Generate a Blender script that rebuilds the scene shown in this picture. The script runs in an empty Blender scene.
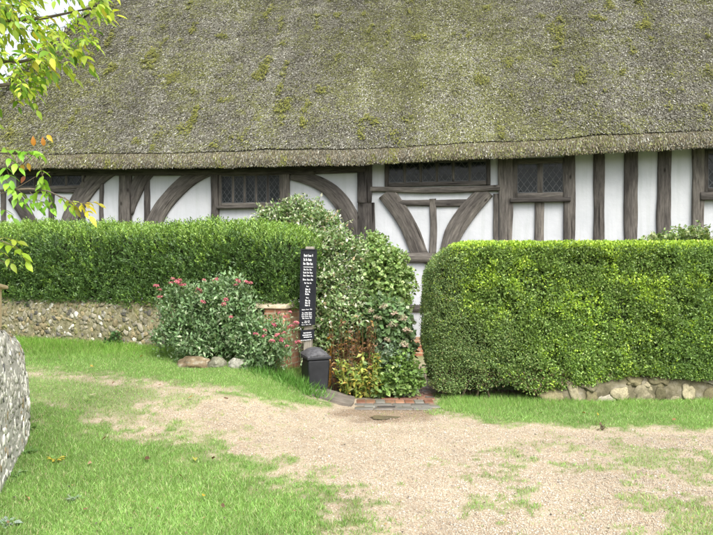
import bpy, bmesh, math, random
import numpy as np
from mathutils import Vector, Matrix

random.seed(7)
RNG = np.random.default_rng(11)
C = bpy.context.scene.collection
F, CX, CY, EYE = 700.0, 356.5, 267.5, 1.6
RAD = math.radians

# ------------------------------------------------------------------ basics
def lin(r, g, b, k=1.0):
    def f(c):
        c /= 255.0
        return (c / 12.92 if c <= .04045 else ((c + .055) / 1.055) ** 2.4) * k
    return (f(r), f(g), f(b))

def smooth(t):
    t = np.clip(t, 0, 1)
    return t * t * (3 - 2 * t)

def height(x, y):
    x = np.asarray(x, float); y = np.asarray(y, float)
    base = 0.52 * smooth((y - 4.5) / 5.5) * smooth((0.1 - x) / 1.6)
    return base

def at(px, py, Y):
    return Vector(((px - CX) / F * Y, Y, EYE - (py - CY) / F * Y))

def ground_at(px, py):
    y = 3.0
    while y < 40:
        p = at(px, py, y)
        if p.z <= float(height(p.x, p.y)):
            return Vector((p.x, p.y, float(height(p.x, p.y))))
        y += .01
    return at(px, py, 40)

def hash3(ix, iy, iz, seed):
    n = (ix.astype(np.int64) * 374761393 + iy.astype(np.int64) * 668265263 + iz.astype(np.int64) * 2147483647 + seed * 1274126177) & 0xffffffff
    n = ((n ^ (n >> 13)) * 1274126177) & 0xffffffff
    n = n ^ (n >> 16)
    return (n & 0xffff) / 65535.0

def vnoise(P, freq=1.0, seed=0):
    P = np.asarray(P, float) * freq
    I = np.floor(P).astype(np.int64); f = P - I
    f = f * f * (3 - 2 * f)
    r = 0
    for dx in (0, 1):
        for dy in (0, 1):
            for dz in (0, 1):
                w = (f[:, 0] if dx else 1 - f[:, 0]) * (f[:, 1] if dy else 1 - f[:, 1]) * (f[:, 2] if dz else 1 - f[:, 2])
                r = r + w * hash3(I[:, 0] + dx, I[:, 1] + dy, I[:, 2] + dz, seed)
    return r

def fbm(P, freq=1.0, seed=0, o=3):
    r = 0; a = 1; s = 0
    for k in range(o):
        r = r + a * vnoise(P, freq * 2 ** k, seed + k * 17); s += a; a *= .5
    return r / s

def unit(v):
    return v / np.maximum(np.linalg.norm(v, axis=1, keepdims=True), 1e-9)

def mesh_np(name, V, Fc, mat, parent=None, col=None, grain=None, smooth_=False):
    V = np.ascontiguousarray(V, dtype=np.float32); Fc = np.ascontiguousarray(Fc, dtype=np.int32)
    me = bpy.data.meshes.new(name)
    k = Fc.shape[1]
    me.vertices.add(len(V)); me.vertices.foreach_set('co', V.ravel())
    me.loops.add(Fc.size); me.loops.foreach_set('vertex_index', Fc.ravel())
    me.polygons.add(len(Fc)); me.polygons.foreach_set('loop_start', np.arange(0, Fc.size, k, dtype=np.int32))
    if smooth_:
        me.polygons.foreach_set('use_smooth', np.ones(len(Fc), dtype=bool))
    me.update(calc_edges=True)
    if col is not None:
        if mat.name.startswith(('leaf', 'grass_blade')): col = np.asarray(col) * np.array([1.24, 1.05, 1.3])
        a = me.attributes.new('Col', 'FLOAT_COLOR', 'POINT')
        c = np.ones((len(V), 4), np.float32); c[:, :3] = col
        a.data.foreach_set('color', c.ravel())
    if grain is not None:
        a = me.attributes.new('grain', 'FLOAT_VECTOR', 'POINT')
        a.data.foreach_set('vector', np.ascontiguousarray(grain, dtype=np.float32).ravel())
    me.materials.append(mat)
    o = bpy.data.objects.new(name, me); C.objects.link(o)
    if parent: o.parent = parent
    return o

def obj_bm(name, bm, mat, parent=None, smooth_=False):
    bmesh.ops.recalc_face_normals(bm, faces=bm.faces[:])
    me = bpy.data.meshes.new(name); bm.to_mesh(me); bm.free()
    if smooth_:
        for p in me.polygons: p.use_smooth = True
    me.materials.append(mat)
    o = bpy.data.objects.new(name, me); C.objects.link(o)
    if parent: o.parent = parent
    return o

def tag(o, label=None, cat=None, group=None, kind=None):
    if label: o['label'] = label
    if cat: o['category'] = cat
    if group: o['group'] = group
    if kind: o['kind'] = kind
    return o

def empty(name, loc, rz=0, label=None, cat=None, group=None):
    o = bpy.data.objects.new(name, None); C.objects.link(o)
    o.empty_display_size = .1
    o.location = loc; o.rotation_euler = (0, 0, rz)
    return tag(o, label, cat, group)

# ------------------------------------------------------------------ materials
def newmat(name):
    m = bpy.data.materials.new(name); m.use_nodes = True
    nt = m.node_tree; nt.nodes.clear()
    out = nt.nodes.new('ShaderNodeOutputMaterial')
    bs = nt.nodes.new('ShaderNodeBsdfPrincipled')
    nt.links.new(bs.outputs[0], out.inputs[0])
    return m, nt, bs, out

def N(nt, kind, **kw):
    n = nt.nodes.new('ShaderNode' + kind)
    for k, v in kw.items():
        if k in n.inputs: n.inputs[k].default_value = v
        else: setattr(n, k, v)
    return n

def ramp(nt, fac, stops):
    r = nt.nodes.new('ShaderNodeValToRGB')
    e = r.color_ramp.elements
    while len(e) < len(stops): e.new(.5)
    for i, (p, c) in enumerate(stops):
        e[i].position = p; e[i].color = (*c, 1)
    nt.links.new(fac, r.inputs[0])
    return r.outputs[0]

def mixc(nt, fac, a, b, mode='MIX'):
    m = nt.nodes.new('ShaderNodeMix'); m.data_type = 'RGBA'; m.blend_type = mode
    for s, v in ((m.inputs[0], fac), (m.inputs[6], a), (m.inputs[7], b)):
        if isinstance(v, bpy.types.NodeSocket): nt.links.new(v, s)
        elif isinstance(v, (int, float)): s.default_value = v
        else: s.default_value = (*v, 1)
    return m.outputs[2]

def bump(nt, bs, h, strength=.3, dist=.02):
    b = nt.nodes.new('ShaderNodeBump'); b.inputs['Strength'].default_value = strength; b.inputs['Distance'].default_value = dist
    nt.links.new(h, b.inputs['Height']); nt.links.new(b.outputs[0], bs.inputs['Normal'])

def attr_mat(name, rough=.7, spec=.3, transl=0.0, tint=(1.15, 1.1, .6)):
    m, nt, bs, out = newmat(name)
    a = N(nt, 'Attribute', attribute_name='Col')
    nt.links.new(a.outputs['Color'], bs.inputs['Base Color'])
    bs.inputs['Roughness'].default_value = rough
    bs.inputs['Specular IOR Level'].default_value = spec
    if name in ('flint_stone', 'straw'):
        tc = N(nt, 'TexCoord'); n_ = N(nt, 'TexNoise', Scale=45, Detail=5, Roughness=.7); nt.links.new(tc.outputs['Object'], n_.inputs[0])
        nt.links.new(mixc(nt, 1.0, a.outputs['Color'], ramp(nt, n_.outputs[0], [(.3, (.6, .58, .52)), (.7, (1.3, 1.3, 1.25))]), 'MULTIPLY'), bs.inputs['Base Color'])
        if name == 'flint_stone': bump(nt, bs, n_.outputs[0], .5, .008)
    if transl:
        t = nt.nodes.new('ShaderNodeBsdfTranslucent')
        nt.links.new(mixc(nt, 1.0, a.outputs['Color'], tint, 'MULTIPLY'), t.inputs['Color'])
        mx = nt.nodes.new('ShaderNodeMixShader'); mx.inputs[0].default_value = transl
        nt.links.new(bs.outputs[0], mx.inputs[1]); nt.links.new(t.outputs[0], mx.inputs[2])
        nt.links.new(mx.outputs[0], out.inputs[0])
    return m

LEAF = attr_mat('leaf', .42, .4, .32)
GRASS = attr_mat('grass_blade', .55, .25, .35)
PETAL = attr_mat('petal', .6, .2, .25, (1, 1, 1))
STRAW = attr_mat('straw', .9, .12)
STONE = attr_mat('flint_stone', .75, .25)
PEBBLE = attr_mat('pebble', .7, .3)
DEAD = attr_mat('dead_leaf', .7, .2, .15, (1, 1, 1))

def noise_mat(name, stops, scale=8, detail=6, rough=.85, bstr=.3, bdist=.01, coords='Object', stretch=(1, 1, 1), spec=.3):
    m, nt, bs, out = newmat(name)
    tc = N(nt, 'TexCoord'); mp = N(nt, 'Mapping'); mp.inputs['Scale'].default_value = stretch
    nt.links.new(tc.outputs[coords], mp.inputs[0])
    n = N(nt, 'TexNoise', Scale=scale, Detail=detail, Roughness=.65)
    nt.links.new(mp.outputs[0], n.inputs[0])
    nt.links.new(ramp(nt, n.outputs[0], stops), bs.inputs['Base Color'])
    bs.inputs['Roughness'].default_value = rough
    bs.inputs['Specular IOR Level'].default_value = spec
    bump(nt, bs, n.outputs[0], bstr, bdist)
    return m

MORTAR = noise_mat('flint_mortar', [(.3, (.085, .078, .04)), (.45, (.17, .155, .085)), (.58, (.23, .21, .13)), (.75, (.36, .335, .25))], 16, 8, .95, .8, .02)
MORTAR2 = noise_mat('grey_mortar', [(.3, (0.300, 0.285, 0.250)), (.55, (0.460, 0.440, 0.390)), (.75, (0.580, 0.560, 0.510))], 14, 8, .95, .8, .015)
BARK = noise_mat('bark', [(.3, (.05, .04, .03)), (.7, (.16, .13, .1))], 12, 6, .9, .6, .02, stretch=(1, 1, .25))
TWIG = noise_mat('twig', [(.3, (.05, .04, .025)), (.7, (.14, .11, .07))], 20, 4, .9, .3, .005)
GREENSTEM = noise_mat('green_stem', [(.3, (.05, .08, .03)), (.7, (.12, .16, .06))], 20, 4, .8, .2, .003)
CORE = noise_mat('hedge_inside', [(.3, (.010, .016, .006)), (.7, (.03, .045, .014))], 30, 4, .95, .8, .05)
BINM = noise_mat('bin_plastic', [(.3, (.014, .015, .017)), (.7, (.028, .029, .033))], 5, 4, .45, .05, .004)
SIGNBLK = noise_mat('sign_black', [(.3, (.010, .011, .015)), (.7, (.022, .023, .03))], 6, 4, .35, .03, .003)
SIGNWHT = noise_mat('sign_white', [(.3, (.70, .70, .72)), (.7, (.8, .8, .82))], 40, 2, .6, .02, .002)
PALEWOOD = noise_mat('pale_wood', [(.3, (.36, .27, .15)), (.7, (.52, .42, .26))], 6, 6, .7, .3, .006, stretch=(8, 8, .6))
GREYWOOD = noise_mat('weathered_post', [(.3, (.16, .14, .11)), (.7, (.34, .31, .26))], 7, 6, .85, .4, .006, stretch=(6, 6, .6))
LEAD = noise_mat('lead_came', [(.3, (.035, .038, .04)), (.7, (.09, .093, .095))], 30, 3, .5, .1, .002)
IRON = noise_mat('cast_iron', [(.3, (.03, .028, .026)), (.7, (.09, .08, .07))], 30, 4, .5, .3, .003)
DARKHOLE = noise_mat('dark_recess', [(.3, (.008, .008, .008)), (.7, (.02, .02, .02))], 10, 3, .9, .1, .002)
SLAB = noise_mat('stone_slab', [(.3, (.08, .07, .06)), (.7, (.20, .175, .145))], 7, 7, .5, .3, .006)

def wood_mat():
    m, nt, bs, out = newmat('oak_timber')
    a = N(nt, 'Attribute', attribute_name='grain')
    mp = N(nt, 'Mapping'); mp.inputs['Scale'].default_value = (4.0, 34, 34)
    nt.links.new(a.outputs['Vector'], mp.inputs[0])
    n = N(nt, 'TexNoise', Scale=1.0, Detail=7, Roughness=.7); nt.links.new(mp.outputs[0], n.inputs[0])
    mp2 = N(nt, 'Mapping'); mp2.inputs['Scale'].default_value = (1.2, 7, 7)
    nt.links.new(a.outputs['Vector'], mp2.inputs[0])
    n2 = N(nt, 'TexNoise', Scale=1.0, Detail=5, Roughness=.6); nt.links.new(mp2.outputs[0], n2.inputs[0])
    c = ramp(nt, n.outputs[0], [(.24, (.016, .015, .014)), (.40, (.072, .068, .064)), (.60, (.132, .126, .118)), (.80, (.24, .228, .212))])
    c2 = ramp(nt, n2.outputs[0], [(.3, (.50, .48, .48)), (.55, (1, .98, .96)), (.75, (1.25, 1.22, 1.16))])
    c = mixc(nt, 1.0, c, c2, 'MULTIPLY')
    mk = N(nt, 'Mapping'); mk.inputs['Scale'].default_value = (2.6, 5.5, 5.5); nt.links.new(a.outputs['Vector'], mk.inputs[0])
    vk = N(nt, 'TexVoronoi', Scale=1.0); nt.links.new(mk.outputs[0], vk.inputs[0])
    c = mixc(nt, 1.0, c, ramp(nt, vk.outputs['Distance'], [(.05, (.25, .23, .22)), (.14, (1, 1, 1))]), 'MULTIPLY')
    ms = N(nt, 'Mapping'); ms.inputs['Scale'].default_value = (.7, 16, 16); nt.links.new(a.outputs['Vector'], ms.inputs[0])
    ns = N(nt, 'TexNoise', Scale=1.0, Detail=3); nt.links.new(ms.outputs[0], ns.inputs[0])
    c = mixc(nt, 1.0, c, ramp(nt, ns.outputs[0], [(.30, (.22, .2, .19)), (.345, (1, 1, 1))]), 'MULTIPLY')
    oi = N(nt, 'ObjectInfo')
    c3 = ramp(nt, oi.outputs['Random'], [(0, (.60, .58, .57)), (1, (1.15, 1.12, 1.06))])
    c = mixc(nt, 1.0, c, c3, 'MULTIPLY')
    nt.links.new(c, bs.inputs['Base Color'])
    bs.inputs['Roughness'].default_value = .85; bs.inputs['Specular IOR Level'].default_value = .2
    bump(nt, bs, n.outputs[0], .5, .010)
    return m
WOOD = wood_mat()

def plaster_mat():
    m, nt, bs, out = newmat('limewash_plaster')
    tc = N(nt, 'TexCoord')
    n = N(nt, 'TexNoise', Scale=1.3, Detail=6, Roughness=.6); nt.links.new(tc.outputs['Object'], n.inputs[0])
    c = ramp(nt, n.outputs[0], [(.3, (.415, .43, .448)), (.55, (.47, .484, .50)), (.8, (.505, .512, .516))])
    mp = N(nt, 'Mapping'); mp.inputs['Scale'].default_value = (9, 9, .8); nt.links.new(tc.outputs['Object'], mp.inputs[0])
    n3 = N(nt, 'TexNoise', Scale=1.0, Detail=5, Roughness=.6); nt.links.new(mp.outputs[0], n3.inputs[0])
    st = ramp(nt, n3.outputs[0], [(.50, (1, 1, 1)), (.78, (.84, .86, .82))])
    c = mixc(nt, 1.0, c, st, 'MULTIPLY')
    nt.links.new(c, bs.inputs['Base Color']); bs.inputs['Roughness'].default_value = .95
    bs.inputs['Specular IOR Level'].default_value = .1
    n2 = N(nt, 'TexNoise', Scale=5, Detail=8, Roughness=.6); nt.links.new(tc.outputs['Object'], n2.inputs[0])
    bump(nt, bs, n2.outputs[0], .5, .02)
    return m
PLASTER = plaster_mat()

def glass_mat():
    m, nt, bs, out = newmat('old_leaded_glass')
    tc = N(nt, 'TexCoord')
    v = N(nt, 'TexNoise', Scale=5, Detail=2); nt.links.new(tc.outputs['Object'], v.inputs[0])
    bs.inputs['Base Color'].default_value = (.012, .015, .016, 1)
    bs.inputs['Roughness'].default_value = .12; bs.inputs['Specular IOR Level'].default_value = .2
    bump(nt, bs, v.outputs[0], .35, .02)
    return m
GLASS = glass_mat()

def brick_mat(name, scale=1.0, dark=1.0, axes='xz'):
    m, nt, bs, out = newmat(name)
    tc = N(nt, 'TexCoord')
    sx = N(nt, 'SeparateXYZ'); nt.links.new(tc.outputs['Object'], sx.inputs[0])
    cx = N(nt, 'CombineXYZ')
    ad = N(nt, 'Math', operation='ADD'); nt.links.new(sx.outputs[0], ad.inputs[0]); nt.links.new(sx.outputs[1], ad.inputs[1])
    nt.links.new(ad.outputs[0], cx.inputs[0]); nt.links.new(sx.outputs[2], cx.inputs[1])
    b = N(nt, 'TexBrick'); nt.links.new(cx.outputs[0], b.inputs[0])
    b.inputs['Scale'].default_value = 1; b.inputs['Brick Width'].default_value = .22; b.inputs['Row Height'].default_value = .073
    b.inputs['Mortar Size'].default_value = .008
    b.inputs['Color1'].default_value = (.30 * dark, .10 * dark, .055 * dark, 1); b.inputs['Color2'].default_value = (.42 * dark, .19 * dark, .11 * dark, 1)
    b.inputs['Mortar'].default_value = (.42, .37, .28, 1)
    n = N(nt, 'TexNoise', Scale=16, Detail=6); nt.links.new(tc.outputs['Object'], n.inputs[0])
    c = mixc(nt, 1.0, b.outputs[0], ramp(nt, n.outputs[0], [(.3, (.55, .55, .5)), (.7, (1.25, 1.2, 1.1))]), 'MULTIPLY')
    n9 = N(nt, 'TexNoise', Scale=6, Detail=7, Roughness=.7); nt.links.new(tc.outputs['Object'], n9.inputs[0])
    c = mixc(nt, ramp(nt, n9.outputs[0], [(.42, (.05, .05, .05)), (.66, (.85, .85, .85))]), c, (.33, .265, .17))
    nt.links.new(c, bs.inputs['Base Color']); bs.inputs['Roughness'].default_value = .9
    bump(nt, bs, b.outputs[1], -.5, .008)
    return m
BRICK = brick_mat('red_brick')

# ------------------------------------------------------------------ templates
def tmpl_leaf(w=.32, fold=.10, curl=-.08):
    V = np.array([[0, 0, 0], [-w, .45, fold], [w, .45, fold], [0, 1, curl], [0, .5, 0]], float)
    T = np.array([[0, 4, 1], [0, 2, 4], [4, 2, 3], [4, 3, 1]])
    return V, T
def tmpl_big(w=.25, droop=.25):
    ys = [0, .18, .42, .68, .88]; ws = [.05, .75, 1.0, .72, .3]
    V = []
    for y, k in zip(ys, ws):
        d = -droop * y * y
        V += [[-w * k, y, d + .10 * k * w * 2], [0, y, d], [w * k, y, d + .10 * k * w * 2]]
    V.append([0, 1.04, -droop * 1.1]); T = []
    for i in range(4):
        a = i * 3
        for j in (0, 1):
            T += [[a + j, a + j + 1, a + j + 4], [a + j, a + j + 4, a + j + 3]]
    T += [[12, 13, 15], [13, 14, 15]]
    return np.array(V, float), np.array(T)
def tmpl_blade():
    V = np.array([[-.5, 0, 0], [.5, 0, 0], [-.38, .55, .08], [.38, .55, .08], [0, 1, .28]], float)
    T = np.array([[0, 1, 3], [0, 3, 2], [2, 3, 4]])
    return V, T
def tmpl_straw():
    V = np.array([[-.5, 0, 0], [.5, 0, 0], [.42, 1, 0], [-.42, 1, 0]], float)
    return V, np.array([[0, 1, 2, 3]])
def tmpl_oct():
    V = np.array([[1, 0, 0], [-1, 0, 0], [0, 1, 0], [0, -1, 0], [0, 0, 1], [0, 0, -1]], float)
    T = np.array([[0, 2, 4], [2, 1, 4], [1, 3, 4], [3, 0, 4], [2, 0, 5], [1, 2, 5], [3, 1, 5], [0, 3, 5]])
    return V, T
def tmpl_ico(sub):
    bm = bmesh.new(); bmesh.ops.create_icosphere(bm, subdivisions=sub, radius=1)
    bm.verts.ensure_lookup_table()
    V = np.array([v.co[:] for v in bm.verts]); T = np.array([[v.index for v in f.verts] for f in bm.faces]); bm.free()
    return V, T

def frames(A, Nn):
    A = unit(A); B = unit(np.cross(A, Nn)); Nn = np.cross(B, A)
    return B, A, Nn

def scatter(tm, P, A, Nn, L, W=None, Z=None):
    """template instances: x across (W), y along axis A (L), z along normal (Z)"""
    tv, tf = tm
    B, A, Nn = frames(A, Nn)
    L = np.asarray(L); W = L if W is None else W; Z = L if Z is None else Z
    n = len(P); m = len(tv)
    V = (P[:, None, :] + tv[None, :, 0:1] * (B * np.reshape(W, (-1, 1)))[:, None, :]
         + tv[None, :, 1:2] * (A * np.reshape(L, (-1, 1)))[:, None, :]
         + tv[None, :, 2:3] * (Nn * np.reshape(Z, (-1, 1)))[:, None, :])
    T = (tf[None] + (np.arange(n) * m)[:, None, None]).reshape(-1, tf.shape[1])
    return V.reshape(-1, 3), T, m

def rnd(n): return RNG.random(n)
def rdir(n): return unit(RNG.normal(size=(n, 3)))

def palette(n, cols, weights, jit=.18):
    cols = np.array(cols); w = np.array(weights, float); w /= w.sum()
    c = cols[RNG.choice(len(cols), n, p=w)]
    return c * np.exp(RNG.normal(0, jit, (n, 1)))

def merge(*parts):
    Vs, Ts, Cs = [], [], []; o = 0
    for V, T, Cc in parts:
        Vs.append(V); Ts.append(T + o); Cs.append(Cc); o += len(V)
    return np.concatenate(Vs), np.concatenate(Ts), np.concatenate(Cs)

def leaves(tm, P, A, Nn, L, col, W=None):
    V, T, m = scatter(tm, P, A, Nn, L, W)
    return V, T, np.repeat(col, m, axis=0)

def tube(bm, pts, radii, n=6):
    pts = [Vector(p) for p in pts]
    if isinstance(radii, (int, float)): radii = [radii] * len(pts)
    rings = []
    for i, p in enumerate(pts):
        d = (pts[min(i + 1, len(pts) - 1)] - pts[max(i - 1, 0)]).normalized()
        a = d.orthogonal().normalized(); b = d.cross(a)
        rings.append([bm.verts.new(p + (a * math.cos(2 * math.pi * k / n) + b * math.sin(2 * math.pi * k / n)) * radii[i]) for k in range(n)])
    for i in range(len(rings) - 1):
        # match rotation of rings
        best = min(range(n), key=lambda s: sum((rings[i][k].co - pts[i] - rings[i + 1][(k + s) % n].co + pts[i + 1]).length for k in range(n)))
        rings[i + 1] = rings[i + 1][best:] + rings[i + 1][:best]
        for k in range(n):
            bm.faces.new((rings[i][k], rings[i][(k + 1) % n], rings[i + 1][(k + 1) % n], rings[i + 1][k]))
    bm.faces.new(rings[0][::-1]); bm.faces.new(rings[-1])

def box(bm, x0, x1, y0, y1, z0, z1, bev=0):
    vs = [bm.verts.new((x, y, z)) for x in (x0, x1) for y in (y0, y1) for z in (z0, z1)]
    fs = [bm.faces.new([vs[i] for i in q]) for q in ((0, 1, 3, 2), (4, 6, 7, 5), (0, 4, 5, 1), (2, 3, 7, 6), (0, 2, 6, 4), (1, 5, 7, 3))]
    if bev:
        es = list({e for f in fs for e in f.edges})
        bmesh.ops.bevel(bm, geom=es, offset=bev, segments=2, affect='EDGES', profile=.5)

# ------------------------------------------------------------------ ground
def pxof(x, y, z):
    y = np.maximum(y, .5)
    return CX + F * x / y, CY - F * (z - EYE) / y

def polysd(px, py, poly):
    """signed distance (negative inside) to a polygon"""
    d = np.full(px.shape, 1e18); inside = np.zeros(px.shape, bool)
    n = len(poly)
    for i in range(n):
        ax, ay = poly[i]; bx, by = poly[(i + 1) % n]
        ex, ey = bx - ax, by - ay; wx, wy = px - ax, py - ay
        t = np.clip((wx * ex + wy * ey) / (ex * ex + ey * ey), 0, 1)
        d = np.minimum(d, (wx - ex * t) ** 2 + (wy - ey * t) ** 2)
        c = ((ay > py) != (by > py)) & (px < (bx - ax) * (py - ay) / (by - ay + 1e-12) + ax)
        inside ^= c
    d = np.sqrt(d)
    return np.where(inside, -d, d)

# outlines drawn on the ground (converted once to ground coordinates)
def ground_poly(pts):
    r = []
    for p in pts:
        g = ground_at(*p); r.append((g.x, g.y))
    return r
LAWN = ground_poly([(0, 398), (60, 412), (130, 424), (200, 443), (270, 464), (325, 490), (352, 512), (368, 535)]) + [(.02, 3.6), (-.05, 3.0), (-.1, 1.0), (-14, 1.0), (-14, 6.8), (-4.2, 6.6)]
BANK = ground_poly([(0, 372), (60, 374), (130, 383), (200, 392), (255, 402), (300, 411), (326, 408), (318, 392)]) + [(-.3, 9.2), (-1, 9.6), (-5, 11), (-14, 14), (-14, 9.2), (-5, 8.7)]
VERGE = ground_poly([(432, 407), (440, 415), (500, 425), (560, 429), (640, 432), (713, 433)]) + [(5.5, 6.75), (14, 6.6), (14, 9.2), (.9, 8.75)]
BAND = ground_poly([(0, 372), (130, 383), (255, 402), (330, 420), (350, 440), (330, 485), (270, 464), (130, 424), (0, 398)])
BACK = [(-40, 14), (-5, 11), (-1, 9.6), (-.2, 9.2), (.95, 9.0), (.95, 8.75), (14, 9.2), (40, 9.2), (300, 300), (-300, 300)]

def grass_mask(x, y):
    P = np.stack([x, y, np.zeros_like(x)], 1)
    wob = (fbm(P, 1.4, 5) - .5) * .9
    hi = (fbm(P, 6, 9) * .5 + fbm(P, 17, 19) * .5 - .5)
    def edge(sd, w, k=1.6):          # a worn edge: the ramp is broken into tufts by fine noise
        return smooth(np.clip((.5 - (sd + wob * w) / w) + hi * k * (1 - np.clip(-(sd / w) - .6, 0, 1)), 0, 1))
    lawn = edge(polysd(x, y, LAWN) - .10, .80, 2.2)
    bank = edge(polysd(x, y, BANK) + .02, .48, 2.0)
    verge = edge(polysd(x, y, VERGE) + .02, .40, 2.0)
    left = np.interp(x, [-4.5, -2.9, -2.2, -1.2, -.4, .1], [.98, .86, .66, .42, .24, .06])
    band = smooth((.12 - polysd(x, y, BAND)) / .35) * smooth((fbm(P, 3.0, 31) * .45 + hi * .9 + .45 * .5 + left * .75 - .68) / .3) * (.35 + .6 * left)
    tuft = smooth((fbm(P, 1.9, 77) * .5 + hi * .8 + .25 - .50) / .12)
    tr = smooth((x + .2) / 1.5) * smooth((6.9 - y) / 1.2) * .7 + smooth((x - 1.4) / 1.0) * smooth((y - 6.0) / .4) * .75 + smooth((5.2 - y) / .8) * smooth((x + .3) / .6) * .35
    thin = smooth((hi + fbm(P, 2.5, 55) * .6 - .30) / .3) * (.24 + .4 * left * smooth((.3 - polysd(x, y, BAND)) / .4))
    return np.clip(np.maximum.reduce([lawn, bank, verge, band, tuft * np.clip(tr, 0, .62), thin]), 0, 1), lawn, bank, verge

BED = [(-.62, 8.62), (-.1, 8.64), (.30, 8.5), (.32, 12.4), (-3, 12.6), (-8, 13.2), (-8, 11.6), (-.75, 8.95)]
def flat_at(x, y):
    return smooth((x + .15) / .15) * smooth((1.1 - x) / .15) * smooth((y - 7.62) / .2)
def ground_noise(x, y):
    P = np.stack([x, y, 0 * x], 1)
    return (fbm(P, 1.1, 3) - .5) * .035 + (fbm(P, 6, 4) - .5) * .012
def damp_at(x, y):
    P = np.stack([x, y, 0 * x], 1)
    d = np.hypot((x - .28) / .62, (y - 7.62) / .42) + (fbm(P, 4, 88) - .5) * .9
    return np.clip(smooth((1.05 - d) / .5), 0, 1)

def make_ground():
    fx = np.concatenate([-np.geomspace(300, 8.2, 22), np.arange(-8, 8.001, .05), np.geomspace(8.2, 300, 22)])
    fy = np.concatenate([-np.geomspace(100, .3, 12), np.arange(0, 3, .3), np.arange(3, 11.001, .05), np.geomspace(11.2, 400, 30)])
    X, Y = np.meshgrid(fx, fy)
    x, y = X.ravel(), Y.ravel()
    P = np.stack([x, y, 0 * x], 1)
    g = grass_mask(x, y)[0]
    far = (np.abs(x) > 9) | (y > 12) | (y < 1.5)
    g = np.where(far, np.maximum(g, .9), g)
    near = smooth((12 - np.hypot(x, y - 5)) / 4)
    z = height(x, y) + near * (1 - flat_at(x, y)) * (ground_noise(x, y) + g * .012)
    nx, ny = len(fx), len(fy)
    idx = np.arange(nx * ny).reshape(ny, nx)
    Fc = np.stack([idx[:-1, :-1].ravel(), idx[:-1, 1:].ravel(), idx[1:, 1:].ravel(), idx[1:, :-1].ravel()], 1)
    m, nt, bs, out = newmat('ground')
    a = N(nt, 'Attribute', attribute_name='Col')
    tc = N(nt, 'TexCoord')
    vo = N(nt, 'TexVoronoi', Scale=95); nt.links.new(tc.outputs['Object'], vo.inputs[0])
    n1 = N(nt, 'TexNoise', Scale=1.8, Detail=7, Roughness=.65); nt.links.new(tc.outputs['Object'], n1.inputs[0])
    peb = ramp(nt, vo.outputs['Color'], [(.0, (0.235, 0.181, 0.126)), (.4, (0.336, 0.275, 0.198)), (.7, (0.386, 0.327, 0.252)), (1, (0.454, 0.404, 0.342))])
    big = ramp(nt, n1.outputs[0], [(.3, (.74, .70, .66)), (.5, (.97, .95, .92)), (.7, (1.1, 1.08, 1.04))])
    peb = mixc(nt, 1.0, peb, (.86, .875, .86), 'MULTIPLY')
    grav = mixc(nt, 1.0, peb, big, 'MULTIPLY')
    soil = ramp(nt, n1.outputs[0], [(.3, (.07, .12, .025)), (.7, (.12, .19, .045))])
    sp = N(nt, 'SeparateColor'); nt.links.new(a.outputs['Color'], sp.inputs[0])
    c = mixc(nt, sp.outputs[0], grav, soil)
    c = mixc(nt, sp.outputs[1], c, (.055, .042, .028))
    c = mixc(nt, sp.outputs[2], c, mixc(nt, 1.0, c, (.66, .60, .55), 'MULTIPLY'))
    nt.links.new(c, bs.inputs['Base Color']); bs.inputs['Roughness'].default_value = .9
    bs.inputs['Specular IOR Level'].default_value = .2
    bump(nt, bs, vo.outputs['Distance'], -.6, .012)
    bed = smooth((.1 - polysd(x, y, BED) + (fbm(P, 5, 12) - .5) * .2) / .15)
    col = np.stack([g ** 1.9, bed, damp_at(x, y)], 1)
    return tag(mesh_np('ground', np.stack([x, y, z], 1), Fc, m, col=col, smooth_=True), kind='structure')
GROUND = make_ground()

def gz(x, y):
    f = flat_at(x, y)
    return height(x, y) + (1 - f) * ground_noise(x, y)

def gz_old(x, y):
    """ground height as meshed"""
    P = np.stack([x, y, 0 * x], 1)
    return height(x, y) + (fbm(P, 1.1, 3) - .5) * .035 + (fbm(P, 6, 4) - .5) * .012

def visible(x, y, z, mx=120, top=200, bot=640):
    px, py = pxof(x, y, z)
    return (px > -mx) & (px < 713 + mx) & (py > top) & (py < bot)

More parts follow.
